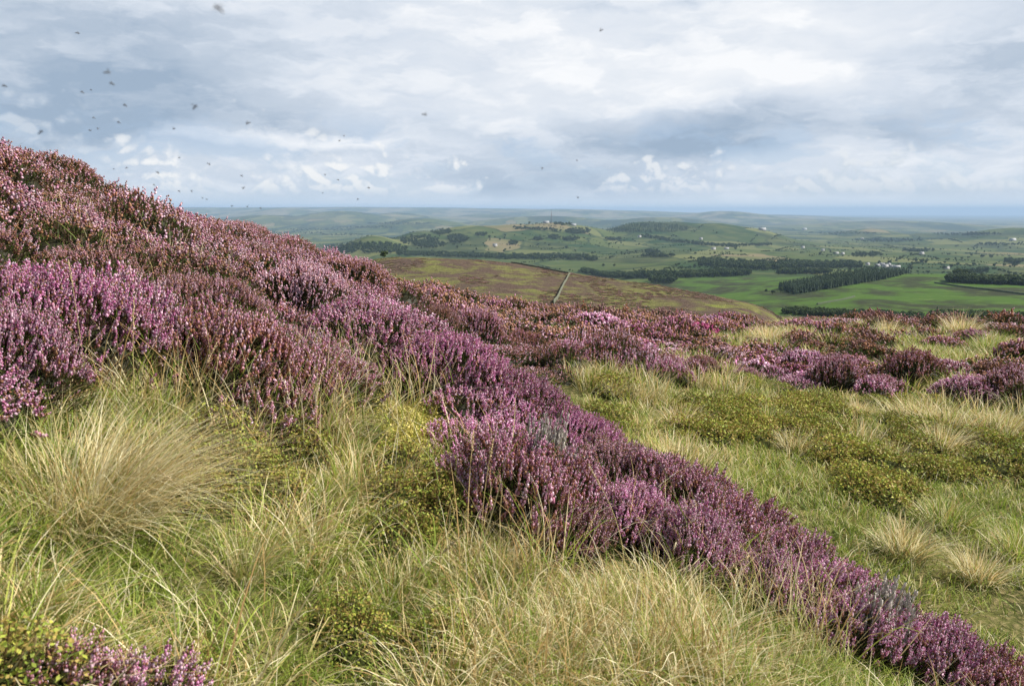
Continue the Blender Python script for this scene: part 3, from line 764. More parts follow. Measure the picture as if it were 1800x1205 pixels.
# lower edge of the bank's heather, on the ground, in the photograph's pixels
EDGE_U = [-400, 0, 100, 200, 260, 330, 420, 540, 600, 660, 740, 800, 830, 900, 980, 1080, 1180, 1280, 1360, 1430, 1500, 1600, 1700, 1900]
EDGE_V = [700, 735, 735, 705, 700, 745, 785, 760, 715, 715, 745, 800, 900, 985, 1015, 1035, 1060, 1080, 1095, 1108, 1125, 1150, 1175, 1235]
def on_bank_heath(x, y, z):
    u, v = to_px(x, y, z); a = np.arctan2(x, y); d = np.hypot(x, y)
    return (v + 42 * fbm(x / 0.22, y / 0.22, 2, 171) < np.interp(u, EDGE_U, EDGE_V)) & (d < crest(a) * 1.06) & (y > 0)

def pick(r, n, w):
    w = np.array(w, float); return r.choice(len(w), size=n, p=w / w.sum())

# sources for the stuff
HP = {}
def hsrc(pal, lod, k):
    key = (pal, lod, k)
    if key not in HP:
        n = (210, 150, 95)[lod]; L = (0.064, 0.072, 0.10)[lod]
        mp = {'purple': 'pink', 'pink': 'rust', 'rust': 'pink', 'brown': 'rust', 'magenta': 'purple'}.get(pal)
        HP[key] = heather_bush_meshes(pal, lod, n, 0.21, 0.15, L, 100 + hash_(pal) + lod * 37 + k * 11, {'purple': .14, 'pink': .28, 'rust': .42, 'brown': .66, 'magenta': .05}[pal] + (0.12 if lod == 2 else 0), mp)
    return HP[key]
def hash_(s): return sum(ord(c) * (i + 1) for i, c in enumerate(s)) % 997

HOLLOW = [(905, 2.62, 0.34), (1275, 3.02, 0.13), (1165, 3.12, 0.12), (1065, 3.2, 0.12), (1140, 2.98, 0.10), (705, 3.55, 0.22), (790, 3.4, 0.14), (290, 2.85, 0.16), (825, 2.7, 0.14), (985, 3.15, 0.16), (1010, 3.0, 0.10), (1385, 2.75, 0.12),
          (90, 2.75, 0.13), (540, 5.6, 0.28), (690, 8.2, 0.5), (600, 4.6, 0.14), (420, 3.6, 0.13), (70, 6.0, 0.3), (200, 5.2, 0.25), (340, 6.2, 0.25), (470, 7.0, 0.3), (30, 4.2, 0.2), (1480, 2.75, 0.1), (880, 3.3, 0.12), (1340, 2.95, 0.09)]
def hollow(x, y):
    m = np.zeros(len(x), bool)
    for (u, d, q) in HOLLOW:
        a = math.atan2(u - 900.0, 1392.0); m |= ((x - math.sin(a) * d) ** 2 + (y - math.cos(a) * d) ** 2) < (q * (1 + 0.3 * fbm(x / 0.1, y / 0.1, 1, 3))) ** 2
    return m
def bank_heather():
    r = np.random.default_rng(11)
    for (lod, d0, d1, dens, base) in ((0, 1.6, 4.6, 46, 1.0), (1, 4.6, 12.5, 34, 1.12)):
        x, y = strew(dens, d0, d1, R(-41), R(41), r); z = land(x, y)
        m = on_bank_heath(x, y, z)
        x, y, z = x[m], y[m], z[m]; n = len(x)
        u, v = to_px(x, y, z)
        f = fbm(x / 0.8, y / 0.8, 3, 61); g = fbm(x / 0.33, y / 0.33, 2, 77)
        # ridge and near left corner are vivid, the upper slope faded and rusty
        ridge = (u > 640) & (f > -0.75)
        left = (u < 300) & (v > 560)
        pal = np.where(ridge, np.where(f > 0.30, 1, 0), np.where(left, np.where(f > 0.1, 1, 0), np.where(f > 0.12, 2, 1)))
        f2 = fbm(x / 0.42, y / 0.42, 2, 63)
        pal = np.where(~ridge & ~left & (f2 > 0.18), 2, pal)
        pal = np.where((f2 < -0.24) & ~ridge & ~left, 3, pal)
        names = ['purple', 'pink', 'rust', 'brown']
        keep = (g > np.where(ridge & (y < 4.4), 0.10, -0.50)) & ~hollow(x, y)                                     # hollows
        x, y, z, pal, f, g = x[keep], y[keep], z[keep], pal[keep], f[keep], g[keep]; n = len(x)
        srcs = [hsrc(p, lod, k) for p in names for k in range(2)]
        var = pal * 2 + r.integers(2, size=n)
        sc = base * r.uniform(0.75, 1.15, n) * (1 + 0.25 * g)
        nrm = normal_at(x, y, 0.3)
        hz = z - 0.02 + np.clip(g, -0.4, 0.6) * 0.05; ridge = ridge[keep]
        scl = np.stack([sc, sc, sc * (1.05 + 0.5 * np.clip(g, -0.3, 0.7)) * np.where(ridge & (y < 4.4), 0.85, 1.0)], -1)
        scatter('heather', 'unbroken heather in pink and rusty flower over the near bank' if lod == 0 else 'faded pink heather covering the upper slope to the skyline', 'heather',
                np.stack([x, y, hz], -1), eulers(nrm, r.random(n) * 6.28, 0.6), scl, var, srcs)
bank_heather()

TUF = {}
def tuft(kind, k):
    key = (kind, k)
    if key not in TUF:
        r = np.random.default_rng(500 + hash_(kind) + k)
        if kind == 'sward':      # short mixed turf
            s = blades(150, 0.12, (0.04, 0.13), 0.85, 0.9, 0.0030, 0.34, r, 4, green_base=0.55, out=0.0)
        elif kind == 'green':
            s = blades(170, 0.12, (0.03, 0.11), 0.8, 0.9, 0.0030, 0.12, r, 4, green_base=0.9, out=0.0)
        elif kind == 'straw':
            s = blades(90, 0.10, (0.09, 0.24), 0.8, 1.0, 0.0026, 0.72, r, 5, green_base=0.55)
            blades(80, 0.10, (0.05, 0.14), 0.8, 0.8, 0.003, 0.35, r, 4, soup=s)
        elif kind == 'wisp': s = blades(26, 0.09, (0.14, 0.30), 0.5, 0.8, 0.0026, 0.75, r, 5, green_base=0.4, out=0.0)
        elif kind == 'sward_far':
            s = blades(70, 0.22, (0.08, 0.22), 0.7, 0.9, 0.009, 0.52, r, 3, green_base=0.45, out=0.0)
        elif kind == 'green_far':
            s = blades(80, 0.22, (0.05, 0.19), 0.7, 1.0, 0.008, 0.27, r, 3, green_base=0.9, out=0.0)
        elif kind == 'straw_far':
            s = blades(80, 0.17, (0.2, 0.42), 0.6, 0.9, 0.008, 0.72, r, 3, green_base=0.65)
        elif kind == 'pale_far':
            s = blades(120, 0.30, (0.14, 0.34), 0.7, 0.9, 0.012, 0.50, r, 3, green_base=0.65)
        TUF[key] = s.mesh('grass_' + kind, M_GRASS)
    return TUF[key]

def bank_grass():
    r = np.random.default_rng(21)
    x, y = strew(120, 0.55, 3.6, R(-43), R(43), r); z = land(x, y)
    u, v = to_px(x, y, z)
    m = ~on_bank_heath(x, y, z) & (np.hypot(x, y) < crest(np.arctan2(x, y)) * 0.97)
    x, y, z, u, v = x[m], y[m], z[m], u[m], v[m]; n = len(x)
    f = fbm(x / 0.45, y / 0.45, 3, 31); g = fbm(x / 0.3, y / 0.3, 2, 35)
    moss = in_poly(u, v, [(620, 700), (860, 740), (880, 820), (640, 800)])
    bil = in_poly(u, v, [(400, 770), (620, 740), (830, 760), (850, 930), (700, 960), (520, 930), (330, 1010), (230, 900)]) & (g > -0.2)
    kind = np.where(f > 0.20, 2, np.where(f < -0.04, 1, 0))      # sward / green / straw
    tx, ty, _, _ = hit(150, 905, 0.8); near_t = np.hypot(x - tx[0], y - ty[0]) < 0.44
    kind = np.where(near_t, 1, kind)
    kind = np.where((u > 850) & (u < 1320) & (v > 1000) & (f > -0.3), 2, kind)
    keep = ~moss & (~bil | (r.random(n) < 0.5))
    x, y, z, kind = x[keep], y[keep], z[keep], kind[keep]; n = len(x)
    var = kind * 3 + r.integers(3, size=n)
    srcs = [tuft(k, i) for k in ('sward', 'green', 'straw') for i in range(3)]
    scatter('grass', 'mixed green and bleached grass on the near bank', 'grass', np.stack([x, y, z - 0.015], -1),
            eulers(normal_at(x, y, 0.2), r.random(n) * 6.28, 0.5), r.uniform(0.75, 1.25, n), var, srcs)
bank_grass()
def stray_grass():
    r = np.random.default_rng(29); tx, ty, _, _ = hit(150, 905, 0.8)
    x, y = strew(70, 1.6, 4.6, R(-43), R(43), r); z = land(x, y); u, v = to_px(x, y, z)
    e = np.interp(u, EDGE_U, EDGE_V); f = fbm(x / 0.35, y / 0.35, 3, 47)
    m = (v > e - 75) & (v < e + 45) & (f > 0.0) & (np.hypot(x - tx[0], y - ty[0]) > 0.55) & (np.hypot(x, y) < crest(np.arctan2(x, y)) * 0.97)
    x2, y2 = strew(5, 2.4, 10, R(-43), R(10), r); z2 = land(x2, y2); m2 = on_bank_heath(x2, y2, z2) & (fbm(x2 / 0.9, y2 / 0.9, 2, 49) > 0.12)
    tx, ty, _, _ = hit(150, 905, 0.8)
    x3, y3 = strew(18, 0.9, 3.4, R(-43), R(43), r); z3 = land(x3, y3); m3 = ~on_bank_heath(x3, y3, z3) & (np.hypot(x3 - tx[0], y3 - ty[0]) > 0.5) & (np.hypot(x3, y3) < crest(np.arctan2(x3, y3)) * 0.95) & (fbm(x3 / 0.3, y3 / 0.3, 2, 53) > -0.1)
    x, y, z = np.concatenate([x[m], x2[m2], x3[m3]]), np.concatenate([y[m], y2[m2], y3[m3]]), np.concatenate([z[m], z2[m2], z3[m3]]); n = len(x)
    scatter('grass', 'stray straw blades poking up through the heather and along its edge', 'grass', np.stack([x, y, z], -1),
            eulers(normal_at(x, y, 0.2), r.random(n) * 6.28, 0.3), r.uniform(0.8, 1.5, n), r.integers(3, size=n), [tuft('wisp', i) for i in range(3)])
stray_grass()

LB = {}
def bil_src(kind, k):
    key = (kind, k)
    if key not in LB:
        r = np.random.default_rng(900 + hash_(kind) + k)
        if kind == 'near': s, t = leaf_bush(900, 0.16, 0.15, 0.0125, r, k + 3)
        elif kind == 'mid': s, t = leaf_bush(800, 0.30, 0.22, 0.026, r, k + 9)
        elif kind == 'moss': s, t = leaf_bush(900, 0.13, 0.06, 0.010, r, k + 20, np.array([(0.36, 0.33, 0.05), (0.46, 0.40, 0.10), (0.27, 0.27, 0.04), (0.55, 0.47, 0.16)]), True, False)
        LB[key] = (s.mesh('bilberry_leaves', M_LEAF), t.mesh('bilberry_twigs', M_TWIG))
    return LB[key]

def bank_bilberry():
    r = np.random.default_rng(23)
    x, y = strew(75, 1.0, 3.8, R(-40), R(40), r); z = land(x, y); u, v = to_px(x, y, z)
    g = fbm(x / 0.3, y / 0.3, 2, 35)
    zone = in_poly(u, v, [(400, 770), (620, 720), (830, 760), (860, 930), (700, 960), (520, 930), (330, 1010), (230, 900)]) & (g > -0.02)
    zone |= in_poly(u, v, [(-60, 930), (120, 960), (330, 1100), (350, 1300), (-150, 1300)]) & (g > 0.1)
    zone |= in_poly(u, v, [(1330, 1120), (1700, 1230), (1900, 1500), (1250, 1400), (1290, 1200)]) & (g > 0.0)
    zone &= ~in_poly(u, v, [(650, 700), (770, 715), (860, 750), (880, 805), (760, 822), (640, 775)])
    zone |= in_poly(u, v, [(560, 930), (760, 960), (780, 1200), (540, 1180)]) & (g > 0.15)
    x, y, z = x[zone], y[zone], z[zone]; n = len(x)
    scatter('bilberry', 'low bilberry leaves mixed in the near grass', 'bilberry', np.stack([x, y, z - 0.01], -1),
            eulers(normal_at(x, y, 0.2), r.random(n) * 6.28, 0.5), r.uniform(0.45, 0.95, n), r.integers(3, size=n), [bil_src('near', i) for i in range(3)])
    x, y = strew(160, 2.2, 4.2, R(-14), R(3), r); z = land(x, y); u, v = to_px(x, y, z)
    m = in_poly(u, v, [(660, 715), (760, 725), (850, 755), (880, 800), (760, 815), (650, 770)])
    x, y, z = x[m], y[m], z[m]; n = len(x)
    scatter('moss', 'bright yellow moss cushion below the purple heather', 'moss', np.stack([x, y, z - 0.005], -1),
            eulers(normal_at(x, y, 0.2), r.random(n) * 6.28, 0.8), r.uniform(0.7, 1.3, n), r.integers(2, size=n), [bil_src('moss', i) for i in range(2)])
bank_bilberry()

# ---- the lower meadow and the plateau
def beyond(x, y): return np.hypot(x, y) > crest(np.arctan2(x, y)) * 1.04
# photograph outline of the bilberry, and the line above which the plateau's heather begins
BIL_POLY = [(1090, 640), (1270, 660), (1440, 700), (1900, 735), (1900, 900), (1640, 850), (1540, 905), (1430, 800), (1330, 770), (1240, 800), (1060, 760), (1010, 690)]
HE_U = [600, 900, 1000, 1080, 1180, 1260, 1400, 1600, 1900]
HE_V = [760, 690, 660, 665, 690, 655, 690, 712, 728]
def plateau_heath(x, y, z):
    u, v = to_px(x, y, z)
    f = fbm(x / 3.0, y / 5.5, 3, 91) + 0.4 * fbm(x / 0.9, y / 0.9, 2, 95)
    rightness = np.interp(u, [600, 1000, 1200, 1350, 1800], [-2.0, -1.7, -1.15, -0.36, -0.16])
    front = np.interp(v - np.interp(u, HE_U, HE_V), [-55, -35, -8, 0], [0.0, 0.7, 0.7, 0.0])      # the dense row at the front edge
    return (v < np.interp(u, HE_U, HE_V)) & (f > rightness - front), f

def meadow():
    r = np.random.default_rng(41)
    a0, a1 = R(-16), R(42)
    # turf
    X, Y = [], []
    for (d0, d1, dens) in ((2.6, 8, 34), (8, 16, 15), (16, 27, 7.5), (27, 48, 5)):
        x, y = strew(dens, d0, d1, a0, a1, r); X.append(x); Y.append(y)
    x, y = np.concatenate(X), np.concatenate(Y); z = land(x, y); u, v = to_px(x, y, z)
    he, _ = plateau_heath(x, y, z); gap = he & (fbm(x / 1.0, y / 1.3, 3, 131) < -0.30) & (r.random(len(x)) < 0.5) ; he &= ~gap
    bil = in_poly(u, v, BIL_POLY) & (fbm(x / 0.8, y / 1.1, 3, 101) > 0.06)
    m = beyond(x, y) & ~he & (~bil | (r.random(len(x)) < 0.45))
    x, y, z, u, v = x[m], y[m], z[m], u[m], v[m]; n = len(x); d = np.hypot(x, y)
    f = fbm(x / 1.3, y / 1.6, 3, 111)
    kind = np.where(f < 0.06, 1, np.where(f < 0.34, 0, 2))
    kind = np.where((v < np.interp(u, HE_U, HE_V)) , np.where((f > -0.2) & (u > 1150), 3, np.where(f > 0.1, 0, 1)), kind)
    sc = r.uniform(0.8, 1.3, n) * np.interp(d, [3, 6, 12, 25, 45], [0.6, 0.85, 1.0, 1.15, 1.4])
    srcs = [tuft(k, i) for k in ('sward_far', 'green_far', 'straw_far', 'pale_far') for i in range(3)]
    scatter('grass', 'grass of the lower meadow and plateau behind the heather ridge', 'grass', np.stack([x, y, z - 0.02], -1),
            eulers(normal_at(x, y, 0.3), r.random(n) * 6.28, 0.6), sc, kind * 3 + r.integers(3, size=n), srcs)
    # bilberry
    x, y = strew(14, 4.5, 14, a0, a1, r); z = land(x, y); u, v = to_px(x, y, z)
    g = fbm(x / 0.8, y / 1.1, 3, 101)
    m = beyond(x, y) & (in_poly(u, v, BIL_POLY) & ((g > 0.06) | (r.random(len(x)) < 0.10)) | ((g > 0.45) & (v > 640) & (v < 860))) & ~plateau_heath(x, y, z)[0]
    x, y, z, g = x[m], y[m], z[m], g[m]; n = len(x)
    scatter('bilberry', 'olive green bilberry carpet between the meadow and the heather', 'bilberry', np.stack([x, y, z - 0.03], -1),
            eulers(normal_at(x, y, 0.3), r.random(n) * 6.28, 0.6), r.uniform(0.55, 1.15, n) * (1 + 0.3 * g), r.integers(3, size=n), [bil_src('mid', i) for i in range(3)])
    # heather of the plateau
    X, Y = [], []
    for (d0, d1, dens) in ((4.5, 10, 18), (10, 20, 10), (20, 33, 5.2), (33, 48, 3)):
        x, y = strew(dens, d0, d1, a0, a1, r); X.append(x); Y.append(y)
    x, y = np.concatenate(X), np.concatenate(Y); z = land(x, y); u, v = to_px(x, y, z)
    he, f = plateau_heath(x, y, z); g = fbm(x / 1.0, y / 1.3, 3, 131); g2 = fbm(x / 2.4, y / 4.0, 3, 137)
    m = beyond(x, y) & he & (g > -0.33)
    x, y, z, g, g2, u = x[m], y[m], z[m], g[m], g2[m], u[m]; n = len(x); d = np.hypot(x, y)
    pal = np.where(g2 > 0.34, 0, np.where(g2 > 0.08, 1, np.where(g2 > -0.20, 2, 3)))
    srcs = [hsrc(p, l, k) for l in (1, 2) for p in ('purple', 'pink', 'rust', 'brown') for k in range(2)]
    sc = r.uniform(0.9, 1.4, n) * np.interp(d, [5, 10, 25, 45], [1.15, 1.3, 1.5, 2.0])
    scl = np.stack([sc, sc, sc * np.clip(0.85 + 1.5 * g, 0.5, 2.0)], -1)
    scatter('heather', 'mottled heather spreading over the plateau', 'heather', np.stack([x, y, z - 0.03], -1),
            eulers(normal_at(x, y, 0.3), r.random(n) * 6.28, 0.5), scl, np.where(d > 13, 8, 0) + pal * 2 + r.integers(2, size=n), srcs)
meadow()

def moor_growth():
    r = np.random.default_rng(51)
    X, Y = [], []
    for (d0, d1, dens) in ((160, 330, 0.16), (330, 520, 0.085)):
        x, y = strew(dens, d0, d1, R(-14), R(22), r); X.append(x); Y.append(y)
    x, y = np.concatenate(X), np.concatenate(Y); z = land(x, y)
    f = fbm(x / 17, y / 75, 4, 201); m = f > 0.02; x, y, z, f = x[m], y[m], z[m], f[m]; n = len(x)
    srcs = [hsrc(p, 2, k) for p in ('pink', 'rust', 'brown') for k in range(2)]
    s = r.uniform(3.5, 7.5, n)
    scatter('heather', 'dark heather clumps mottling the distant moorland spur', 'heather', np.stack([x, y, z - 0.1], -1), np.stack([0 * x, 0 * x, r.random(n) * 6.28], -1),
            np.stack([s, s, s * 0.30], -1), np.where(r.random(n) < 0.10, 0, np.where(r.random(n) < 0.25, 2, 4)) + r.integers(2, size=n), srcs)
moor_growth()
# ------------------------------------------------------------------ heather bushes one can tell apart
G_RIDGE, G_PLAT = 'heather bushes on the near ridge', 'heather hummocks on the plateau'
BUSH = {}
def bush_meshes(pal, lod, n, k, L=0.36, hgt=0.62):
    """unit bush (radius 1, height hgt); L is sprig length in units of the radius"""
    key = (pal, lod, n, k)
    if key not in BUSH: BUSH[key] = heather_bush_meshes(pal, lod, n, 1.0, hgt, L, 300 + hash_(pal) + 13 * k + lod * 5, {'dead': 0.15, 'brown': 0.35, 'rust': 0.12}.get(pal, 0.05), {'purple': 'pink', 'pink': 'rust', 'rust': 'pink'}.get(pal))
    return BUSH[key]
def place_bush(x, y, rad, hgt, pal, lod, n, k, label, group, L=0.36, sink=0.05, spin=None, sx=1.0):
    z = float(land(x, y)); fo, fl = bush_meshes(pal, lod, n, k, L)
    o = link_obj('heather_bush', fo); f = link_obj('flowers', fl, o); f['kind'] = 'stuff'
    nrm = normal_at(np.array([x]), np.array([y]), 0.3)
    o.location = (x, y, z - sink); o.rotation_euler = eulers(nrm, np.array([spin if spin is not None else random.uniform(0, 6.28)]), 0.45)[0]
    o.scale = (rad * sx, rad, hgt * 1.12 / 0.62)
    tag(o, label, 'heather', group); return o

def at_ud(u, d):
    a = math.atan2(u - 900.0, 1392.0); return math.sin(a) * d, math.cos(a) * d

# column, distance, radius, height, palette, label
RIDGE = [
    (905, 2.62, 0.26, 0.29, 'pink', 'rounded pink heather bush standing in front of the ridge, grey dead twigs on its right'),
    (1000, 2.55, 0.16, 0.18, 'pink', 'low pink heather bush at the front foot of the rounded bush with grey twigs'),
    (640, 4.3, 0.46, 0.32, 'purple', 'broad purple heather bush at the upper left end of the ridge, above yellow moss'),
    (770, 4.1, 0.40, 0.34, 'purple', 'vivid purple heather bush on the ridge crest right above the yellow moss'),
    (880, 3.9, 0.36, 0.30, 'purple', 'purple heather bush on the ridge crest behind the grey twigs'),
    (985, 3.75, 0.32, 0.28, 'purple', 'purple heather bush on the crest, just left of the rust brown one'),
    (1035, 3.95, 0.20, 0.27, 'rust', 'small rust brown heather bush poking over the ridge crest towards the meadow'),
    (1090, 3.45, 0.30, 0.26, 'pink', 'pale heather bush in the middle of the ridge with a dark hollow below'),
    (1190, 3.3, 0.27, 0.26, 'pink', 'lilac heather bush on the crest left of a dark hollow'),
    (1290, 3.16, 0.26, 0.26, 'pink', 'lilac heather bush on the crest right of a dark hollow'),
    (1115, 2.86, 0.19, 0.20, 'purple', 'small purple heather bush in front of the ridge behind the tall straw stalk'),
    (1230, 2.74, 0.21, 0.23, 'purple', 'bright purple heather bush bulging from the front of the ridge'),
    (1400, 2.95, 0.24, 0.25, 'pink', 'pink heather bush on the falling crest above the brown grass'),
    (1385, 2.78, 0.18, 0.20, 'purple', 'small purple heather bush low on the front of the ridge above a dark gap'),
    (1510, 2.8, 0.23, 0.24, 'purple', 'purple heather bush on the lower crest beside grey bare stems'),
    (1620, 2.86, 0.21, 0.22, 'rust', 'brownish heather bush low on the crest near the lower right end'),
    (1560, 2.66, 0.20, 0.20, 'purple', 'purple heather bush in the front of the ridge behind the bilberry leaves'),
    (1710, 2.74, 0.21, 0.22, 'purple', 'last purple heather bush where the ridge runs out at the right'),
    (1850, 2.68, 0.23, 0.22, 'rust', 'dark rusty heather bush cut off by the right edge'),
    (35, 3.05, 0.34, 0.32, 'purple', 'large purple heather bush at the left edge above the big straw tussock'),
    (-45, 2.72, 0.22, 0.22, 'purple', 'purple heather bush cut off by the left edge beside the straw tussock'),
    (170, 3.15, 0.27, 0.30, 'purple', 'purple heather bush above the big straw tussock, left of a dark gap'),
    (370, 3.05, 0.27, 0.30, 'rust', 'rusty pink heather bush hanging over the grass right of a dark gap'),
    (470, 3.15, 0.25, 0.26, 'pink', 'pink heather bush above the grass between the two straw tussocks'),
    (330, 3.9, 0.30, 0.26, 'rust', 'rust coloured heather bush rising in the middle of the slope'),
    (520, 5.0, 0.34, 0.34, 'pink', 'pale pink heather bush beside the dark hollow on the slope'),
    (410, 9.8, 0.40, 0.26, 'pink', 'pink heather bush standing up on the skyline of the slope'),
    (75, 9.2, 0.60, 0.32, 'rust', 'rust coloured heather hump on the highest part of the skyline'),
    (605, 7.6, 0.45, 0.40, 'rust', 'brown heather bush where the slope meets the plateau below the distant moor'),
]
def ridge_bushes():
    rr = random.Random(3)
    for i, (u, d, rad, hgt, pal, lab) in enumerate(RIDGE):
        x, y = at_ud(u, d); lod = 0 if d < 4.5 else 1
        big = rad > 0.29
        n = 1500 if big else 900
        place_bush(x, y, rad, hgt, pal, lod, n, i % 2, lab, G_RIDGE, L=0.155 if big else 0.23, sx=1.15, spin=rr.uniform(0, 6.28))
    # the grey dead one and the close sprays at the bottom left
    x, y = at_ud(940, 2.70); o = place_bush(x, y, 0.10, 0.27, 'dead', 0, 200, 0, 'bare grey dead heather twigs sticking out beside the rounded pink bush', None, L=0.6)
    x, y = at_ud(1585, 2.66); place_bush(x, y, 0.11, 0.20, 'dead', 0, 200, 1, 'bare grey heather stems among the purple near the lower right end of the ridge', None, L=0.6)
    x, y = at_ud(150, 1.42); place_bush(x, y, 0.13, 0.12, 'purple', 0, 150, 5, 'close purple heather sprays at the bottom left corner, slightly out of focus', None, L=0.36, sink=0.0)
    x, y = at_ud(20, 1.42); place_bush(x, y, 0.11, 0.10, 'rust', 0, 150, 6, 'small browned heather sprays at the bottom left beside the purple ones', None, L=0.42, sink=0.02)
ridge_bushes()

# column, photograph base line, half-width, height (px), palette, label
HUMMOCK = [
    (1465, 690, 46, 46, 'pink', 'full pink heather hummock in the front row of the plateau, dark underneath'),
    (1548, 694, 42, 26, 'pink', 'flat pink heather hummock right of the full dark based one'),
    (1602, 676, 46, 42, 'rust', 'tall dusky heather hummock behind the flat pink one'),
    (1409, 655, 42, 30, 'purple', 'purple heather hummock behind the front row, left of the dusky one'),
    (1700, 706, 52, 30, 'purple', 'wide purple heather hummock at the right of the front row'),
    (1780, 706, 48, 42, 'pink', 'pale heather hummock at the right edge of the front row'),
    (1792, 643, 44, 28, 'rust', 'brownish pink heather hummock at the right edge halfway up the plateau'),
    (1712, 606, 34, 18, 'pink', 'small pink heather hummock among pale grass near the far right'),
    (1655, 612, 36, 15, 'rust', 'low rusty heather hummock left of the small pink one at the far right'),
    (1514, 618, 22, 16, 'brown', 'small dark brown heather hummock in pale grass'),
    (1546, 630, 18, 14, 'brown', 'tiny dark brown heather hummock in front of the other dark one'),
    (1427, 618, 24, 13, 'brown', 'brown heather hummock left of the two small dark ones'),
    (1409, 586, 44, 18, 'rust', 'rusty heather hummock in front of pale grass near the plateau edge'),
    (1625, 597, 18, 16, 'brown', 'round brown heather hummock near the plateau edge'),
    (1312, 676, 30, 24, 'pink', 'pink heather hummock beside yellow green bilberry'),
    (1280, 644, 36, 26, 'rust', 'rusty heather hummock above the yellow green bilberry'),
    (1232, 664, 40, 30, 'rust', 'brown pink heather hummock left of the yellow green bilberry'),
    (1198, 596, 60, 24, 'magenta', 'strong magenta heather hummock, the reddest on the plateau'),
    (840, 612, 50, 52, 'pink', 'pinkish heather hummock just behind the ridge with a dark left side'),
    (762, 590, 36, 44, 'brown', 'brown heather hummock tucked between the slope and the plateau'),
    (1000, 648, 40, 38, 'purple', 'purple heather hummock behind the ridge, left of the pale grass tuft'),
    (1052, 584, 58, 26, 'purple', 'long purple heather hummock in the middle of the plateau'),
    (1135, 556, 46, 16, 'rust', 'low rusty heather hummock near the plateau edge, right of the wall'),
    (953, 548, 44, 18, 'brown', 'brown heather hummock at the plateau edge below the stone wall'),
    (1172, 660, 34, 30, 'rust', 'dusky heather hummock above the nearest bilberry'),
    (920, 622, 40, 34, 'rust', 'rust heather hummock between two purple ones behind the ridge'),
    (1120, 640, 44, 26, 'pink', 'pink heather hummock right of the pale grass tuft'),
    (1255, 566, 48, 15, 'pink', 'pink heather hummock at the plateau edge left of the pale grass'),
    (1340, 640, 30, 20, 'purple', 'small purple heather hummock in the middle of the right plateau'),
    (1745, 668, 34, 22, 'brown', 'brown heather hummock behind the wide purple one'),
    (1660, 664, 36, 24, 'pink', 'pink heather hummock with grey stems, behind the wide purple one'),
    (1480, 575, 40, 12, 'rust', 'low heather hummock on the plateau edge below the green field'),
    (1580, 575, 40, 12, 'pink', 'low pink heather hummock on the plateau edge above the dark trees'),
    (1760, 588, 40, 14, 'rust', 'low brownish heather hummock on the plateau edge at the far right'),
    (1500, 650, 30, 20, 'rust', 'rusty heather hummock behind the full pink one'),
]
def hummocks():
    rr = random.Random(5)
    for i, (u, v, hw, ht, pal, lab) in enumerate(HUMMOCK):
        x, y, z, ok = hit(u, v, 4.8)
        x, y = float(x[0]), float(y[0]); d = math.hypot(x, y)
        if d > 46: x *= 40 / d; y *= 40 / d; d = 40
        rad = hw * d / F_PX; hgt = max(0.24, ht * d / F_PX * 1.15)
        place_bush(x, y, rad, hgt, pal, 1 if d < 14 else 2, 620 if d < 14 else 520, i % 2, lab, G_PLAT, L=0.24, spin=rr.uniform(0, 6.28), sink=0.06)
hummocks()

# ------------------------------------------------------------------ grass tussocks
TUS = {}
def tussock_mesh(kind, k):
    if (kind, k) not in TUS:
        r = np.random.default_rng(700 + hash_(kind) + k)
        if kind == 'great':
            s = blades(2100, 0.19, (0.18, 0.48), 0.95, 1.0, 0.0026, 0.97, r, 6, wind=(0.30, -0.04), green_base=0.30)
            blades(450, 0.13, (0.10, 0.22), 0.7, 0.8, 0.0030, 0.08, r, 5, soup=s, green_base=0.9)
        elif kind == 'straw': s = blades(520, 0.10, (0.14, 0.36), 0.8, 0.9, 0.0028, 0.8, r, 6, wind=(0.14, 0.0), green_base=0.45)
        elif kind == 'green': s = blades(520, 0.13, (0.12, 0.30), 0.8, 0.9, 0.0032, 0.42, r, 5, wind=(0.12, 0.0), green_base=0.6)
        elif kind == 'pale_mid': s = blades(420, 0.14, (0.22, 0.46), 0.75, 0.8, 0.0065, 0.85, r, 4, wind=(0.14, 0.0), green_base=0.40)
        elif kind == 'green_mid': s = blades(420, 0.16, (0.18, 0.40), 0.75, 0.8, 0.0070, 0.40, r, 4, wind=(0.12, 0.0), green_base=0.7)
        TUS[(kind, k)] = s.mesh('tussock_' + kind, M_GRASS)
    return TUS[(kind, k)]
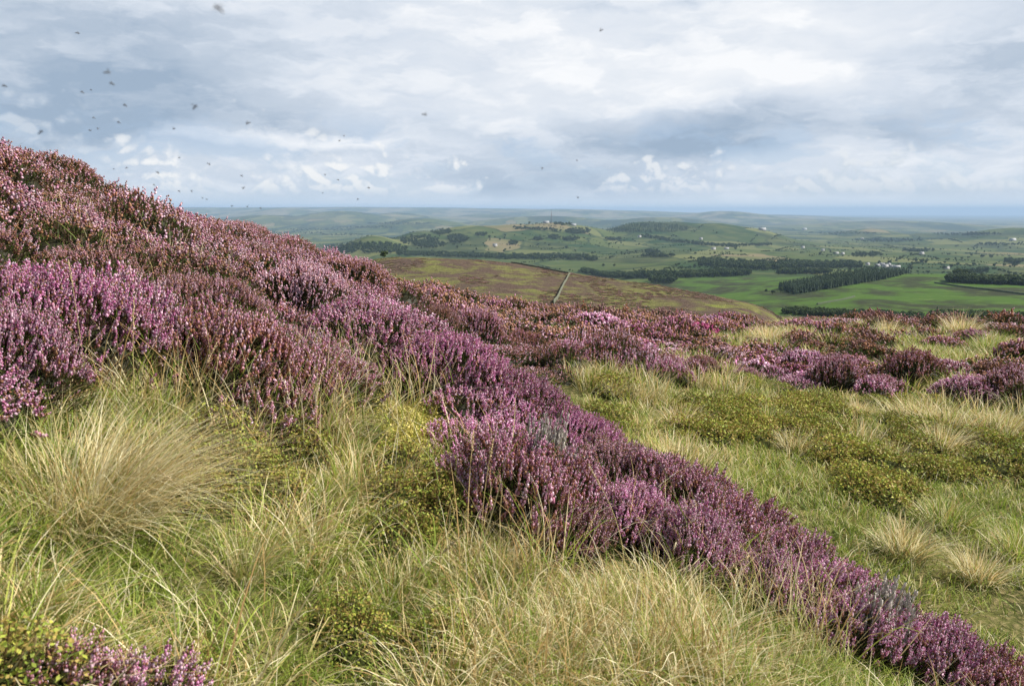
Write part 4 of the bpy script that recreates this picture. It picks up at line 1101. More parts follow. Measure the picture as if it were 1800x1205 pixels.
# column, base line, half-width px, kind, label
TUSSOCK = [
    (150, 905, 250, 'great', 'huge bleached straw tussock at the left with a green heart'),
    (590, 765, 75, 'straw', 'bleached straw tussock against the heather left of the yellow moss'),
    (835, 985, 110, 'straw', 'fan of straw grass in front of the rounded pink heather bush'),
    (430, 1010, 120, 'straw', 'loose straw and green tussock in the middle of the left grass'),
    (690, 1060, 130, 'green', 'green tussock with straw tips at the bottom centre'),
    (1010, 1150, 130, 'straw', 'straw tussock at the foot of the ridge, bottom centre'),
    (1190, 1165, 120, 'green', 'green tussock with pale tips under the purple ridge'),
    (560, 880, 90, 'green', 'green tussock between the bilberry and the great straw tussock'),
    (1420, 1195, 80, 'green', 'blue green tussock poking up through bilberry at the bottom right'),
    (60, 1075, 130, 'green', 'green tussock in the lower left corner behind the close heather'),
    (735, 572, 34, 'straw', 'small straw tuft growing on the heather crest'),
    (1080, 697, 40, 'pale_mid', 'pale grass tuft in front of the plateau heather behind the ridge'),
    (1200, 752, 52, 'pale_mid', 'straw tuft at the left corner of the bilberry'),
    (1350, 745, 46, 'green_mid', 'dark green tuft inside the bilberry'),
    (1398, 795, 48, 'pale_mid', 'straw tuft on the near edge of the bilberry'),
    (1655, 795, 55, 'pale_mid', 'tall pale bleached tuft in the bilberry at the right'),
    (1572, 815, 38, 'pale_mid', 'straw tuft left of the tall pale one in the bilberry'),
    (1590, 975, 75, 'pale_mid', 'straw tussock in the meadow just behind the falling ridge'),
    (1665, 925, 60, 'green_mid', 'green rounded tussock in the meadow'),
    (1790, 980, 60, 'green_mid', 'green tussock at the right edge of the meadow'),
    (1720, 1020, 60, 'pale_mid', 'brown straw tussock at the right end of the meadow'),
    (1740, 628, 44, 'green_mid', 'grey green tuft among the hummocks at the far right'),
    (1460, 612, 40, 'green_mid', 'pale green tuft among the small brown hummocks'),
    (1350, 604, 42, 'pale_mid', 'yellowish tuft on the plateau right of the magenta hummock'),
    (1620, 745, 46, 'pale_mid', 'pale tuft at the upper edge of the bilberry'),
    (1765, 765, 46, 'pale_mid', 'pale tuft in the bilberry near the right edge'),
    (1260, 880, 40, 'pale_mid', 'straw tuft in the bright green meadow beside the ridge'),
    (1510, 730, 34, 'pale_mid', 'small pale tuft where the bilberry meets the front hummocks'),
    (1330, 690, 40, 'green_mid', 'green tuft at the upper left of the bilberry'),
    (1130, 705, 36, 'pale_mid', 'straw tuft right of the pale tuft behind the ridge'),
    (1690, 592, 40, 'pale_mid', 'pale tuft near the plateau edge below the dark trees'),
    (1560, 592, 36, 'pale_mid', 'pale tuft near the plateau edge left of the dark trees'),
]
def tussocks():
    rr = random.Random(8)
    for i, (u, v, hw, kind, lab) in enumerate(TUSSOCK):
        a, _ = ray_azs(u, v); bank = v > np.interp(u, EDGE_U, EDGE_V) or kind == 'straw'
        x, y, z, ok = hit(u, v, 0.8 if bank else 4.8)
        x, y, z = float(x[0]), float(y[0]), float(z[0]); d = math.hypot(x, y)
        me = tussock_mesh(kind, i % 2)
        w0 = {'great': 0.45, 'straw': 0.30, 'green': 0.28, 'pale_mid': 0.36, 'green_mid': 0.34}[kind]
        s = max(0.55, min(2.2, hw * d / F_PX / w0))
        o = link_obj('grass_tussock', me); o.location = (x, y, z - 0.02); o.scale = (s, s, s * rr.uniform(0.9, 1.1)); o.rotation_euler = (0, 0, rr.uniform(-0.5, 0.5))
        tag(o, lab, 'grass tussock', 'grass tussocks')
tussocks()

# column and line of the foot, height px, lean, lean azimuth, label
STALK = [
    (1098, 1030, 190, 0.28, 2.9, 'tall bleached grass stalk with a bent head in front of the purple ridge'),
    (822, 985, 200, 0.12, 1.2, 'straw stalk with a drooping head left of the rounded pink bush'),
    (846, 985, 190, 0.10, 0.4, 'straw stalk standing close to the rounded pink bush'),
    (650, 930, 170, 0.20, 2.6, 'straw stalk rising before the bilberry in the middle'),
    (1602, 1170, 200, 0.06, 0.3, 'upright straw stalk before the lower right heather'),
    (1505, 1170, 150, 0.35, 3.0, 'leaning straw stalk left of the upright one at the lower right'),
    (836, 1235, 130, 0.10, 1.5, 'pale flowering stalk at the very bottom centre'),
    (410, 1010, 160, 0.60, 3.0, 'arched straw stalk in the left grass'),
    (330, 900, 150, 0.35, 0.6, 'thin straw stalk right of the great tussock'),
    (155, 720, 190, 0.10, 2.4, 'thin pale stalk standing before the purple heather at the left'),
    (240, 735, 150, 0.05, 0.8, 'thin pale stalk at the dark gap in the heather'),
    (345, 750, 110, 0.25, 0.3, 'thin pale stalk before the rusty pink bush'),
    (1420, 1160, 120, 0.20, 0.9, 'short straw stalk at the dark gap under the ridge'),
    (1000, 1060, 130, 0.30, 0.5, 'short straw stalk at the foot of the rounded pink bush'),
    (700, 1130, 180, 0.55, 0.2, 'arched straw stalk at the bottom centre'),
    (1190, 1130, 150, 0.7, 0.1, 'broad arched straw stalk in the grass under the ridge'),
    (480, 1180, 170, 0.5, 2.8, 'leaning straw stalk at the bottom left of the grass'),
    (1740, 1230, 130, 0.7, 0.2, 'long straw stalk lying over the heather at the bottom right'),
]
def stalks():
    r = np.random.default_rng(77)
    for (u, v, h, lean, az, lab) in STALK:
        x, y, z, ok = hit(u, v, 0.6); x, y, z = float(x[0]), float(y[0]), float(z[0]); d = math.hypot(x, y)
        s, hd = stalk_soup(r, h * d / F_PX * 1.1, lean, az)
        o = link_obj('grass_stalk', s.mesh('grass_stalk', M_GRASS)); link_obj('seed_head', hd.mesh('seed_head', M_GRASS), o)
        o.location = (x, y, z); tag(o, lab, 'grass stalk', 'tall dry grass stalks')
stalks()
# ------------------------------------------------------------------ trees
TREE_G = np.array([(0.036, 0.060, 0.020), (0.052, 0.080, 0.026), (0.028, 0.046, 0.018), (0.075, 0.096, 0.034)])
CON_G = np.array([(0.022, 0.042, 0.020), (0.032, 0.054, 0.025), (0.018, 0.032, 0.016)])
def leaf_cards(s, cen, size, n, r, cols):
    """n leaf clumps through an ellipsoid"""
    d = r.normal(0, 1, (n, 3)); d /= np.linalg.norm(d, axis=1, keepdims=True)
    P = np.array(cen) + d * np.array(size) * (r.random(n) ** 0.4)[:, None]
    rot = rot_to(d + r.normal(0, 0.5, (n, 3)), r.random(n) * 6.28)
    k = float(np.mean(size)) * 0.30
    tpl = (np.array([(-k, -k * 0.8, 0), (k, -k * 0.7, 0.1 * k), (k * 0.8, k, 0), (-k * 0.9, k * 0.9, 0.15 * k)]), np.array([(0, 1, 2, 3)]), np.ones((4, 3)))
    stamp(s, tpl, P, rot, np.repeat(r.uniform(0.6, 1.2, n)[:, None], 3, 1), cols[r.integers(len(cols), size=n)] * r.uniform(0.8, 1.2, (n, 1)))
def trunk_soup(h, w, r, limbs=()):
    s = Soup(); n = 6; V = []
    for j, (f, k) in enumerate(((0, 1.25), (0.15, 1.0), (0.6, 0.7), (1.0, 0.3))):
        for i in range(n): V.append((math.cos(i * 6.2832 / n) * w * k, math.sin(i * 6.2832 / n) * w * k, f * h))
    P = [(j * n + i, j * n + (i + 1) % n, (j + 1) * n + (i + 1) % n, (j + 1) * n + i) for j in range(3) for i in range(n)]
    s.add(V, P, (0.055, 0.042, 0.030))
    for (z0, a, L) in limbs:
        b = np.array([0, 0, z0]); e = b + np.array([math.cos(a) * L, math.sin(a) * L, L * 0.9]); sd = np.array([-math.sin(a), math.cos(a), 0]) * w * 0.4; up = np.array([0, 0, w * 0.4])
        s.add([b - sd, b + up, b + sd, e - sd * 0.3, e + up * 0.3, e + sd * 0.3], [(0, 1, 4, 3), (1, 2, 5, 4), (2, 0, 3, 5)], (0.055, 0.042, 0.030))
    return s
def broadleaf(k, n=46, spread=1.0):
    r = np.random.default_rng(1200 + k); s = Soup(); h = 12.0
    lobes = [((r.normal(0, 2.2) * spread, r.normal(0, 2.2) * spread, r.uniform(5, 10)), r.uniform(2.0, 3.2)) for _ in range(7)] + [((0, 0, 8), 3.6)]
    for c, q in lobes: leaf_cards(s, c, (q, q, q * 0.85), n, r, TREE_G)
    t = trunk_soup(8.5, 0.38, r, [(3.5, r.random() * 6.28, 3.2) for _ in range(4)])
    return t.mesh('tree_trunk', M_TWIG), s.mesh('tree_crown', M_TREE)
def conifer(k):
    r = np.random.default_rng(1300 + k); s = Soup(); h = 15.0
    for tier in range(9):
        z = 1.5 + tier * 1.45; w = 2.5 * (1 - (z / 15.4)) + 0.25; m = 9; V = [(0, 0, z + 2.3)]
        for i in range(m):
            a = i * 6.2832 / m + r.normal(0, 0.15); q = w * r.uniform(0.7, 1.2)
            V.append((math.cos(a) * q, math.sin(a) * q, z + r.uniform(-0.5, 0.3)))
        s.add(V, [(0, 1 + i, 1 + (i + 1) % m) for i in range(m)], np.repeat((CON_G[r.integers(3)] * r.uniform(0.85, 1.25))[None], m + 1, 0))
    t = trunk_soup(14.0, 0.25, r)
    return t.mesh('tree_trunk', M_TWIG), s.mesh('tree_crown', M_TREE)
BL = [broadleaf(k) for k in range(4)]; CN = [conifer(k) for k in range(4)]

def wood(name, label, spots, kind, hscale=1.0, seed=0):
    """spots: list of (u, v, half-width, half-height, count) in the photograph, on the land"""
    r = np.random.default_rng(2000 + seed); U, Vv = [], []
    for (u, v, hw, hh, n) in spots:
        a = r.random(n) * 6.2832; q = np.sqrt(r.random(n))
        U.append(u + hw * q * np.cos(a)); Vv.append(v + hh * q * np.sin(a))
    x, y, z, ok = hit(np.concatenate(U), np.concatenate(Vv), 330.0)
    ok &= np.hypot(x, y) < 30000
    x, y, z = x[ok], y[ok], z[ok]; n = len(x)
    src = CN if kind == 'c' else BL
    var = r.integers(4, size=n)
    scl = r.uniform(0.5, 1.15, n) * hscale
    scatter(name, label, 'wood', np.stack([x, y, z - 0.4], -1), np.stack([0 * x, 0 * x, r.random(n) * 6.28], -1), scl, var, src)
def belt(pts, hh, per, jit=3):
    """a string of spots along a polyline"""
    out = []
    for (u0, v0), (u1, v1) in zip(pts[:-1], pts[1:]):
        m = max(1, int(abs(u1 - u0) / 7))
        for i in range(m): f = (i + 0.5) / m; out.append((u0 + (u1 - u0) * f, v0 + (v1 - v0) * f, 6, hh, per))
    return out

wood('woodland', 'dark wood covering the foot of the small green hill at the left', [(640, 437, 75, 9, 420), (690, 440, 30, 6, 120)], 'b', 1.0, 1)
wood('woodland', 'dark wedge of wood on the left flank of the pasture hill', [(738, 424, 34, 9, 190), (755, 431, 28, 6, 110)], 'b', 1.0, 2)
wood('woodland', 'upper dark wood near the crest of the pasture hill', [(776, 408, 18, 4.5, 90)], 'b', 1.0, 3)
wood('woodland', 'wood in the middle of the pasture hill', [(805, 420, 18, 8, 150)], 'b', 1.0, 4)
wood('woodland', 'small round copse on the pasture hill', [(847, 413, 10, 2.5, 40)], 'b', 1.0, 5)
wood('woodland', 'round copse low on the pasture hill', [(902, 428, 8, 3.5, 40)], 'b', 1.0, 6)
wood('woodland', 'oval copse below the mast', [(947, 421, 10, 2.5, 44)], 'b', 1.0, 7)
wood('woodland', 'long wood belt under the mast hill summit', belt([(903, 402), (960, 403), (985, 408)], 2.0, 9), 'b', 1.0, 8)
wood('woodland', 'wood on the right shoulder of the mast hill', [(1016, 407, 22, 5, 130), (990, 395, 16, 2, 40)], 'b', 1.0, 9)
wood('woodland', 'dark wood below the right shoulder of the mast hill', [(975, 418, 10, 3, 40), (1003, 421, 16, 3, 70)], 'b', 1.0, 10)
wood('woodland', 'flat oval copse right of the mast hill', [(1078, 421, 14, 2.6, 60)], 'b', 1.0, 11)
wood('conifer_wood', 'dark forest covering the hill right of the mast', [(1140, 402, 72, 8, 620), (1085, 405, 20, 4, 100)], 'c', 1.0, 12)
wood('woodland', 'long tree belt running down across the green fields', belt([(1130, 415), (1180, 424), (1240, 430), (1300, 434)], 2.4, 12), 'b', 1.0, 13)
wood('woodland', 'tree belt right of the long one in the green fields', belt([(1303, 432), (1355, 431)], 1.5, 9), 'b', 1.0, 14)
wood('woodland', 'small dark wood in the middle of the valley', [(1146, 444, 14, 2.5, 44), (1155, 451, 30, 2.2, 70)], 'b', 1.0, 15)
wood('woodland', 'wood belt along the valley bottom under the pasture hill', belt([(700, 447), (800, 449), (900, 453), (1000, 453), (1050, 456)], 4.0, 17), 'b', 1.0, 16)
wood('woodland', 'trees along the stream right of the moor crest', belt([(1025, 478), (1060, 486), (1120, 487), (1190, 485)], 3.5, 16), 'b', 1.0, 17)
wood('woodland', 'tree group standing against the moor crest', [(1165, 494, 26, 4, 70)], 'b', 1.0, 18)
wood('woodland', 'wood along the stream in the middle of the valley', belt([(1195, 485), (1250, 484), (1317, 482)], 4.0, 18), 'b', 1.0, 19)
wood('woodland', 'big wood left of the village', belt([(1230, 462), (1290, 467), (1350, 470), (1400, 469)], 6.5, 24) + belt([(1370, 466), (1440, 467), (1512, 468)], 5.0, 24), 'b', 1.0, 20)
wood('woodland', 'low wood behind the conifer plantation', belt([(1366, 480), (1456, 480)], 2.5, 18), 'b', 0.9, 21)
wood('woodland', 'tree belt along the upper right field', belt([(1664, 494), (1720, 496), (1800, 499), (1850, 501)], 3.0, 22), 'b', 0.8, 22)
wood('woodland', 'wood above the right field belt', [(1720, 478, 20, 3, 46), (1690, 486, 12, 2.4, 22)], 'b', 0.9, 23)
wood('woodland', 'dark row of woods in the right middle distance', [(1612, 441, 30, 2.6, 80), (1525, 449, 28, 2.6, 70)], 'b', 1.0, 24)
wood('woodland', 'woods by the far town', [(1560, 423, 62, 3.2, 170), (1700, 412, 60, 2.6, 140), (1480, 410, 60, 2.2, 120)], 'b', 1.1, 25)
wood('woodland', 'woods at the right edge of the plain', [(1785, 461, 22, 3.5, 46), (1760, 430, 50, 1.8, 60)], 'b', 1.0, 26)
wood('woodland', 'strips of trees on the plain left of the pasture hill', [(560, 404, 60, 2.0, 150), (640, 400, 60, 2.0, 150), (520, 410, 50, 2.0, 110), (600, 413, 40, 1.6, 70), (700, 393, 60, 1.6, 110)], 'b', 1.2, 27)
def plantation():
    r = np.random.default_rng(31); U, Vv = [], []
    f0, f1 = [(1397, 518), (1555, 491), (1604, 479)], [(1368, 507), (1480, 486), (1560, 476)]
    for _ in range(1900):
        t = r.random(); w = r.random()
        a = np.interp(t, [0, .8, 1], [p[0] for p in f0]); b = np.interp(t, [0, .8, 1], [p[1] for p in f0])
        c = np.interp(t, [0, .8, 1], [p[0] for p in f1]); e = np.interp(t, [0, .8, 1], [p[1] for p in f1])
        U.append(a + (c - a) * w); Vv.append(b + (e - b) * w)
    x, y, z, ok = hit(U, Vv, 330.0); n = len(x)
    scatter('conifer_plantation', 'dark conifer plantation with a straight edge on the green field', 'wood', np.stack([x, y, z - 0.4], -1), np.stack([0 * x, 0 * x, r.random(n) * 6.28], -1), r.uniform(0.52, 0.80, n), r.integers(4, size=n), CN)
plantation()
wood('woodland', 'dark trees showing just above the plateau edge at the right', belt([(1640, 566), (1720, 568), (1800, 571), (1870, 574)], 5.0, 34), 'b', 0.62, 41)
wood('woodland', 'dark trees showing above the plateau edge where the moor ends', belt([(1380, 549), (1450, 553), (1530, 557), (1620, 562)], 5.0, 22), 'b', 0.40, 42)

# trees one can tell apart
tree_count = 0
def tree(u, v, kind, s, label, group, dmin=330.0):
    global tree_count
    x, y, z, ok = hit(u, v, dmin)
    if not ok[0]: return
    tr, cr = (CN if kind == 'c' else BL)[tree_count % 4]; tree_count += 1
    o = link_obj('conifer_tree' if kind == 'c' else 'tree', tr); link_obj('crown', cr, o)
    o.location = (float(x[0]), float(y[0]), float(z[0]) - 0.2); o.scale = (s, s, s); o.rotation_euler = (0, 0, tree_count * 1.7)
    tag(o, label, 'tree', group)
G_T = 'lone trees in the fields'
for (u, v, k, s, lab) in [
    (675, 455, 'b', 0.40, 'small dark bush like tree alone on the left end of the moor crest'),
    (1726, 454, 'b', 1.2, 'round dark tree, left of a pair in the right pasture'),
    (1743, 454, 'b', 1.1, 'round dark tree, right of a pair in the right pasture'),
    (1707, 450, 'b', 0.8, 'small tree left of the pair of round trees'),
    (1646, 560, 'c', 0.62, 'dark pointed conifer rising above the plateau edge'),
    (1659, 474, 'b', 0.9, 'tree at the corner of the rough field near the right belt'),
    (1601, 476, 'b', 1.2, 'broad tree at the far tip of the conifer plantation'),
    (1538, 482, 'c', 1.1, 'taller conifer above the top of the plantation'),
    (1372, 514, 'b', 0.7, 'bushy tree at the near left corner of the plantation'),
    (1358, 517, 'b', 0.5, 'small shrub left of the plantation on bare ground'),
    (1347, 514, 'b', 0.45, 'small shrub farthest left of the plantation'),
    (995, 438, 'b', 1.3, 'tall tree above the valley belt below the copses'),
    (1102, 444, 'b', 1.0, 'round tree left of the small valley wood'),
    (1117, 444, 'b', 0.9, 'round tree between two others left of the small valley wood'),
    (1214, 442, 'b', 1.0, 'single tree in the pasture right of the small valley wood'),
    (930, 394, 'b', 1.2, 'tree on the skyline left of the mast'),
    (915, 397, 'b', 1.0, 'lower tree on the skyline farther left of the mast'),
    (1510, 470, 'b', 1.0, 'tree at the left end of the village'),
    (1545, 466, 'b', 1.0, 'tree rising among the village roofs'),
    (1563, 465, 'b', 1.1, 'tall tree at the right of the village roofs'),
    (1672, 471, 'b', 0.9, 'tree by the small pale farm right of the village'),
]: tree(u, v, k, s, lab, G_T)
def hedge_trees():
    r = random.Random(12); n = 0
    while n < 150:
        u, v = r.uniform(700, 1800), r.uniform(405, 470)
        if u < 1000 and v > 445: continue
        if fbm(np.array([u / 60.0]), np.array([v / 7.0]), 2, 3)[0] < 0.05: continue
        tree(u, v, 'b', r.uniform(0.5, 1.0), 'small dark hedgerow tree, one of many dots among the distant fields', 'hedgerow trees in the valley'); n += 1
hedge_trees()

def hedgerows():
    r = np.random.default_rng(88); X, Y = [], []
    for _ in range(330):
        d = math.exp(r.uniform(math.log(1700), math.log(11000))); a = r.uniform(R(-24), R(36))
        if d < 3000 and a < R(2): continue
        th = R(28) + (R(90) if r.random() < 0.5 else 0) + r.normal(0, 0.22); L = r.uniform(120, 520); n = int(L / r.uniform(7, 16))
        t = np.sort(r.random(n)) - 0.5
        X.append(math.sin(a) * d + np.sin(th) * L * t + r.normal(0, 3, n)); Y.append(math.cos(a) * d + np.cos(th) * L * t + r.normal(0, 3, n))
    x, y = np.concatenate(X), np.concatenate(Y); z = land(x, y); n = len(x)
    scatter('hedgerows', 'thin dark hedgerows dividing the distant fields', 'hedge', np.stack([x, y, z - 0.5], -1), np.stack([0 * x, 0 * x, r.random(n) * 6.28], -1), r.uniform(0.18, 0.55, n), r.integers(4, size=n), BL)
hedgerows()

# ------------------------------------------------------------------ walls on the moor and in the field
M_STONE = plain_mat('dry_stone', (0.055, 0.062, 0.036), 0.95, 2.2, (0.105, 0.11, 0.075), bump=0.08)
M_HEDGE = plain_mat('hedge', (0.025, 0.040, 0.016), 0.95, 1.5, (0.05, 0.07, 0.025), bump=0.2)
def stone_wall(line, h, w, label, dmin, step=1.2, seed=0, mat=None, name='stone_wall', group='dry stone walls'):
    r = np.random.default_rng(seed); pts = []
    for (u, v) in line:
        x, y, z, ok = hit(u, v, dmin); pts.append((float(x[0]), float(y[0])))
    pts = np.array(pts); seg = np.hypot(*np.diff(pts, axis=0).T); L = np.concatenate([[0], np.cumsum(seg)]); t = np.arange(0, L[-1], step)
    x = gsmooth(np.interp(t, L, pts[:, 0]), 4, 0); y = gsmooth(np.interp(t, L, pts[:, 1]), 4, 0); z = land(x, y)
    tx, ty = np.gradient(x), np.gradient(y); m = np.hypot(tx, ty); nx, ny = -ty / m, tx / m
    hh = h * (1 + 0.08 * r.normal(size=len(t))); ww = w * (1 + 0.08 * r.normal(size=len(t)))
    prof = [(-0.5, -0.3), (-0.40, 0.6), (-0.32, 0.90), (0.0, 1.0), (0.32, 0.90), (0.40, 0.6), (0.5, -0.3)]
    V = np.stack([np.stack([x + nx * a * ww, y + ny * a * ww, z + b * hh], -1) for a, b in prof], 1)
    n, k = len(t), len(prof); I, J = np.meshgrid(np.arange(n - 1), np.arange(k - 1), indexing='ij'); a = (I * k + J).ravel()
    Q = np.stack([a, a + 1, a + k + 1, a + k], 1)
    caps = [tuple(range(k))[::-1], tuple((n - 1) * k + i for i in range(k))]
    o = link_obj(name, new_mesh(name, V.reshape(-1, 3), [Q, np.array(caps)], mat or M_STONE)); tag(o, label, name.split('_')[-1], group)
stone_wall([(972, 536), (979, 527), (985, 513), (991, 500), (997, 490), (1002, 482)], 1.1, 0.42, 'grey stone wall climbing straight up the moor to its crest', 150.0, seed=1)
stone_wall([(1002, 481.5), (985, 478), (960, 473.8), (930, 467.5), (900, 462.5), (870, 458.5)], 0.9, 0.6, 'dark stone wall following the crest of the moor to the left', 300.0, seed=2)
stone_wall([(1640, 497), (1680, 503), (1740, 510), (1800, 518), (1840, 523)], 1.8, 1.4, 'dark hedge slanting across the right green field', 600.0, 3.0, 3, M_HEDGE, 'hedge', 'hedges in the green field')
stone_wall([(1432, 536), (1460, 531), (1488, 526), (1505, 521)], 1.8, 1.4, 'short dark hedge in the near part of the green field', 600.0, 3.0, 4, M_HEDGE, 'hedge', 'hedges in the green field')

# ------------------------------------------------------------------ houses, farms and the mast
M_WHITE = plain_mat('white_render', (0.40, 0.385, 0.36), 0.8)
M_SLATE = plain_mat('slate', (0.16, 0.165, 0.18), 0.7)
M_GREYW = plain_mat('grey_harling', (0.42, 0.40, 0.37), 0.85)
M_PALE = plain_mat('pale_sheeting', (0.22, 0.225, 0.23), 0.7)
M_STEEL = plain_mat('mast_steel', (0.16, 0.17, 0.19), 0.6)
M_PANE = plain_mat('window_glass', (0.03, 0.035, 0.04), 0.2)
def box(x0, x1, y0, y1, z0, z1):
    V = [(x, y, z) for z in (z0, z1) for y in (y0, y1) for x in (x0, x1)]
    return np.array(V, float), np.array([(0, 2, 3, 1), (4, 5, 7, 6), (0, 1, 5, 4), (2, 6, 7, 3), (0, 4, 6, 2), (1, 3, 7, 5)])
def plainmesh(name, pieces, mat):
    s = Soup()
    for V, P in pieces: s.add(V, P, (1, 1, 1))
    return s.mesh(name, mat)
def house_proto(name, L, W, H, wallm, roofm, chim=True):
    hw, hl = W / 2, L / 2
    o = bpy.data.objects.new(name, None); COL.objects.link(o)
    s = Soup(); s.add(*box(-hl, hl, -hw, hw, -1.5, H), (1, 1, 1))
    for sx in (-hl, hl): s.add([(sx, -hw, H), (sx, hw, H), (sx, 0, H + W * 0.42)], [(0, 1, 2)], (1, 1, 1))
    link_obj('wall', s.mesh('wall', wallm), o)
    s = Soup(); e, t = 0.35, 0.25; R_ = H + W * 0.42
    for q in (-1, 1):
        y0, z0 = q * (hw + e), H - e * 0.8
        V = [(-hl - e, y0, z0), (hl + e, y0, z0), (hl + e, 0, R_ + .1), (-hl - e, 0, R_ + .1)]; V += [(a, b, c + t) for a, b, c in V]
        s.add(V, [(0, 1, 2, 3), (4, 7, 6, 5), (0, 4, 5, 1), (1, 5, 6, 2), (2, 6, 7, 3), (3, 7, 4, 0)], (1, 1, 1))
    rf = link_obj('roof', s.mesh('roof', roofm), o)
    if chim:
        link_obj('chimney', plainmesh('chimney', [box(hl - 1.3, hl - 0.3, -0.5, 0.5, R_ - 0.6, R_ + 1.3)], wallm), rf)
        for i in range(3):
            xw = -hl + (i + 0.5) * L / 3 - 0.6
            link_obj('window', plainmesh('window', [box(xw, xw + 1.2, -hw - 0.06, -hw + 0.02, 1.0, 2.4)], M_PANE), o)
    else: link_obj('door', plainmesh('door', [box(-2, 2, -hw - 0.06, -hw + 0.02, -1.4, H * 0.7)], M_SLATE), o)
    return o
HOUSE = {'white': house_proto('house', 12, 7, 4.6, M_WHITE, M_SLATE), 'grey': house_proto('house', 13, 7, 4.8, M_GREYW, M_SLATE), 'shed': house_proto('farm_shed', 18, 9, 3.8, M_PALE, M_PALE, False)}
used = set()
def house(u, v, kind, s, rz, label, group):
    x, y, z, ok = hit(u, v, 400.0)
    o = HOUSE[kind]
    if kind in used: o = copy_tree(o)
    used.add(kind)
    o.location = (float(x[0]), float(y[0]), float(z[0])); o.rotation_euler = (0, 0, rz); o.scale = (s, s, s); tag(o, label, 'house' if kind != 'shed' else 'farm shed', group)
G_H = 'houses and farms in the valley'
for (u, v, k, s, rz, lab) in [
    (1542, 469, 'white', 1.0, 0.3, 'white village house, leftmost above the plantation'),
    (1550, 467, 'grey', 1.0, -0.4, 'grey village house behind the leftmost white one'),
    (1556, 470, 'white', 1.1, 0.1, 'white village house in the middle of the row'),
    (1562, 468, 'grey', 1.1, 0.8, 'grey gabled village house right of the middle'),
    (1568, 470, 'shed', 0.8, 0.2, 'pale village shed right of the gabled house'),
    (1576, 471, 'shed', 0.9, -0.2, 'pale large shed at the right end of the village'),
    (1525, 466, 'white', 0.9, 0.5, 'white cottage left of the village beside trees'),
    (1497, 464, 'white', 0.9, 0.0, 'white cottage at the end of the big wood'),
    (1470, 446, 'shed', 0.9, 0.1, 'long pale farm shed among hedges above the big wood'),
    (1481, 447, 'white', 1.0, 0.2, 'white farmhouse right of the long shed above the big wood'),
    (1446, 441, 'grey', 1.1, 0.3, 'grey farmhouse in the fields above the big wood'),
    (1411, 436, 'white', 1.2, 0.1, 'white farmhouse near the tree belts in the middle fields'),
    (1254, 439, 'white', 1.3, 0.2, 'white farmhouse, left of a pair below the long tree belt'),
    (1277, 438, 'shed', 1.0, 0.0, 'pale shed, right of the pair below the long tree belt'),
    (1124, 417, 'white', 1.3, 0.2, 'white farmhouse at the top of the long tree belt'),
    (1232, 421, 'white', 1.3, 0.4, 'white farmhouse above the long tree belt'),
    (870, 433, 'white', 1.4, 0.2, 'white farmhouse at the foot of the pasture hill'),
    (1620, 447, 'grey', 1.2, 0.1, 'grey house below the dark row of woods'),
    (1664, 473, 'white', 0.9, 0.1, 'small white farm right of the village'),
    (960, 392.5, 'shed', 1.6, 0.1, 'pale buildings on the hill top left of the mast'),
    (1008, 397, 'shed', 1.5, 0.0, 'pale long shed on the hill right of the mast'),
    (1414, 404, 'shed', 3.0, 0.0, 'long pale factory hall in the far town'),
    (1340, 405, 'shed', 2.0, 0.0, 'pale hall left of the long factory in the far town'),
    (1515, 421, 'grey', 1.6, 0.0, 'grey house by the woods of the far town'),
    (1780, 423, 'shed', 1.8, 0.2, 'pale farm shed at the foot of the right hand hill'),
]: house(u, v, k, s, rz, lab, G_H)

def mast():
    x, y, z, ok = hit(969, 393.0, 700.0); x, y, z = float(x[0]), float(y[0]), float(z[0])
    o = bpy.data.objects.new('radio_mast', None); COL.objects.link(o); o.location = (x, y, z - 1)
    def bar(s, a, b, w):
        a, b = np.array(a, float), np.array(b, float); M = rot_to((b - a)[None], np.zeros(1))[0]; L = np.linalg.norm(b - a)
        V, P = box(-w, w, -w, w, 0, L); s.add(V @ M.T + a, P, (1, 1, 1))
    legs, br = Soup(), Soup(); H = 62.0
    def cor(f, i): q = 3.2 * (1 - f) + 0.7 * f; return (q * (1, -1, -1, 1)[i], q * (1, 1, -1, -1)[i], H * f)
    for i in range(4): bar(legs, cor(0, i), cor(1, i), 0.5)
    link_obj('tower_legs', legs.mesh('tower_legs', M_STEEL), o)
    for k in range(10):
        for i in range(4): bar(br, cor(k / 10, i), cor((k + 1) / 10, (i + 1) % 4), 0.25); bar(br, cor((k + 1) / 10, i), cor((k + 1) / 10, (i + 1) % 4), 0.25)
    link_obj('bracing', br.mesh('bracing', M_STEEL), o)
    an = Soup(); bar(an, (0, 0, H), (0, 0, H + 13), 0.3); link_obj('antenna', an.mesh('antenna', M_STEEL), o)
    for (h, sx) in ((44, 1.0), (50, -1.0)):
        ds = Soup(); V, P = [], []
        for i in range(10): V += [(sx * 1.6 + math.cos(i * .628) * 1.5, -2.2, h + math.sin(i * .628) * 1.5), (sx * 1.6 + math.cos(i * .628) * 1.2, -1.5, h + math.sin(i * .628) * 1.2)]
        P = [(2 * i, 2 * ((i + 1) % 10), 2 * ((i + 1) % 10) + 1, 2 * i + 1) for i in range(10)]
        ds.add(V, P, (1, 1, 1)); me = new_mesh('dish', np.array(V), [np.array(P), np.array([tuple(range(0, 20, 2))])], M_PALE); link_obj('dish', me, o)
    tag(o, 'tall lattice radio mast on top of the pasture hill', 'mast')
mast()

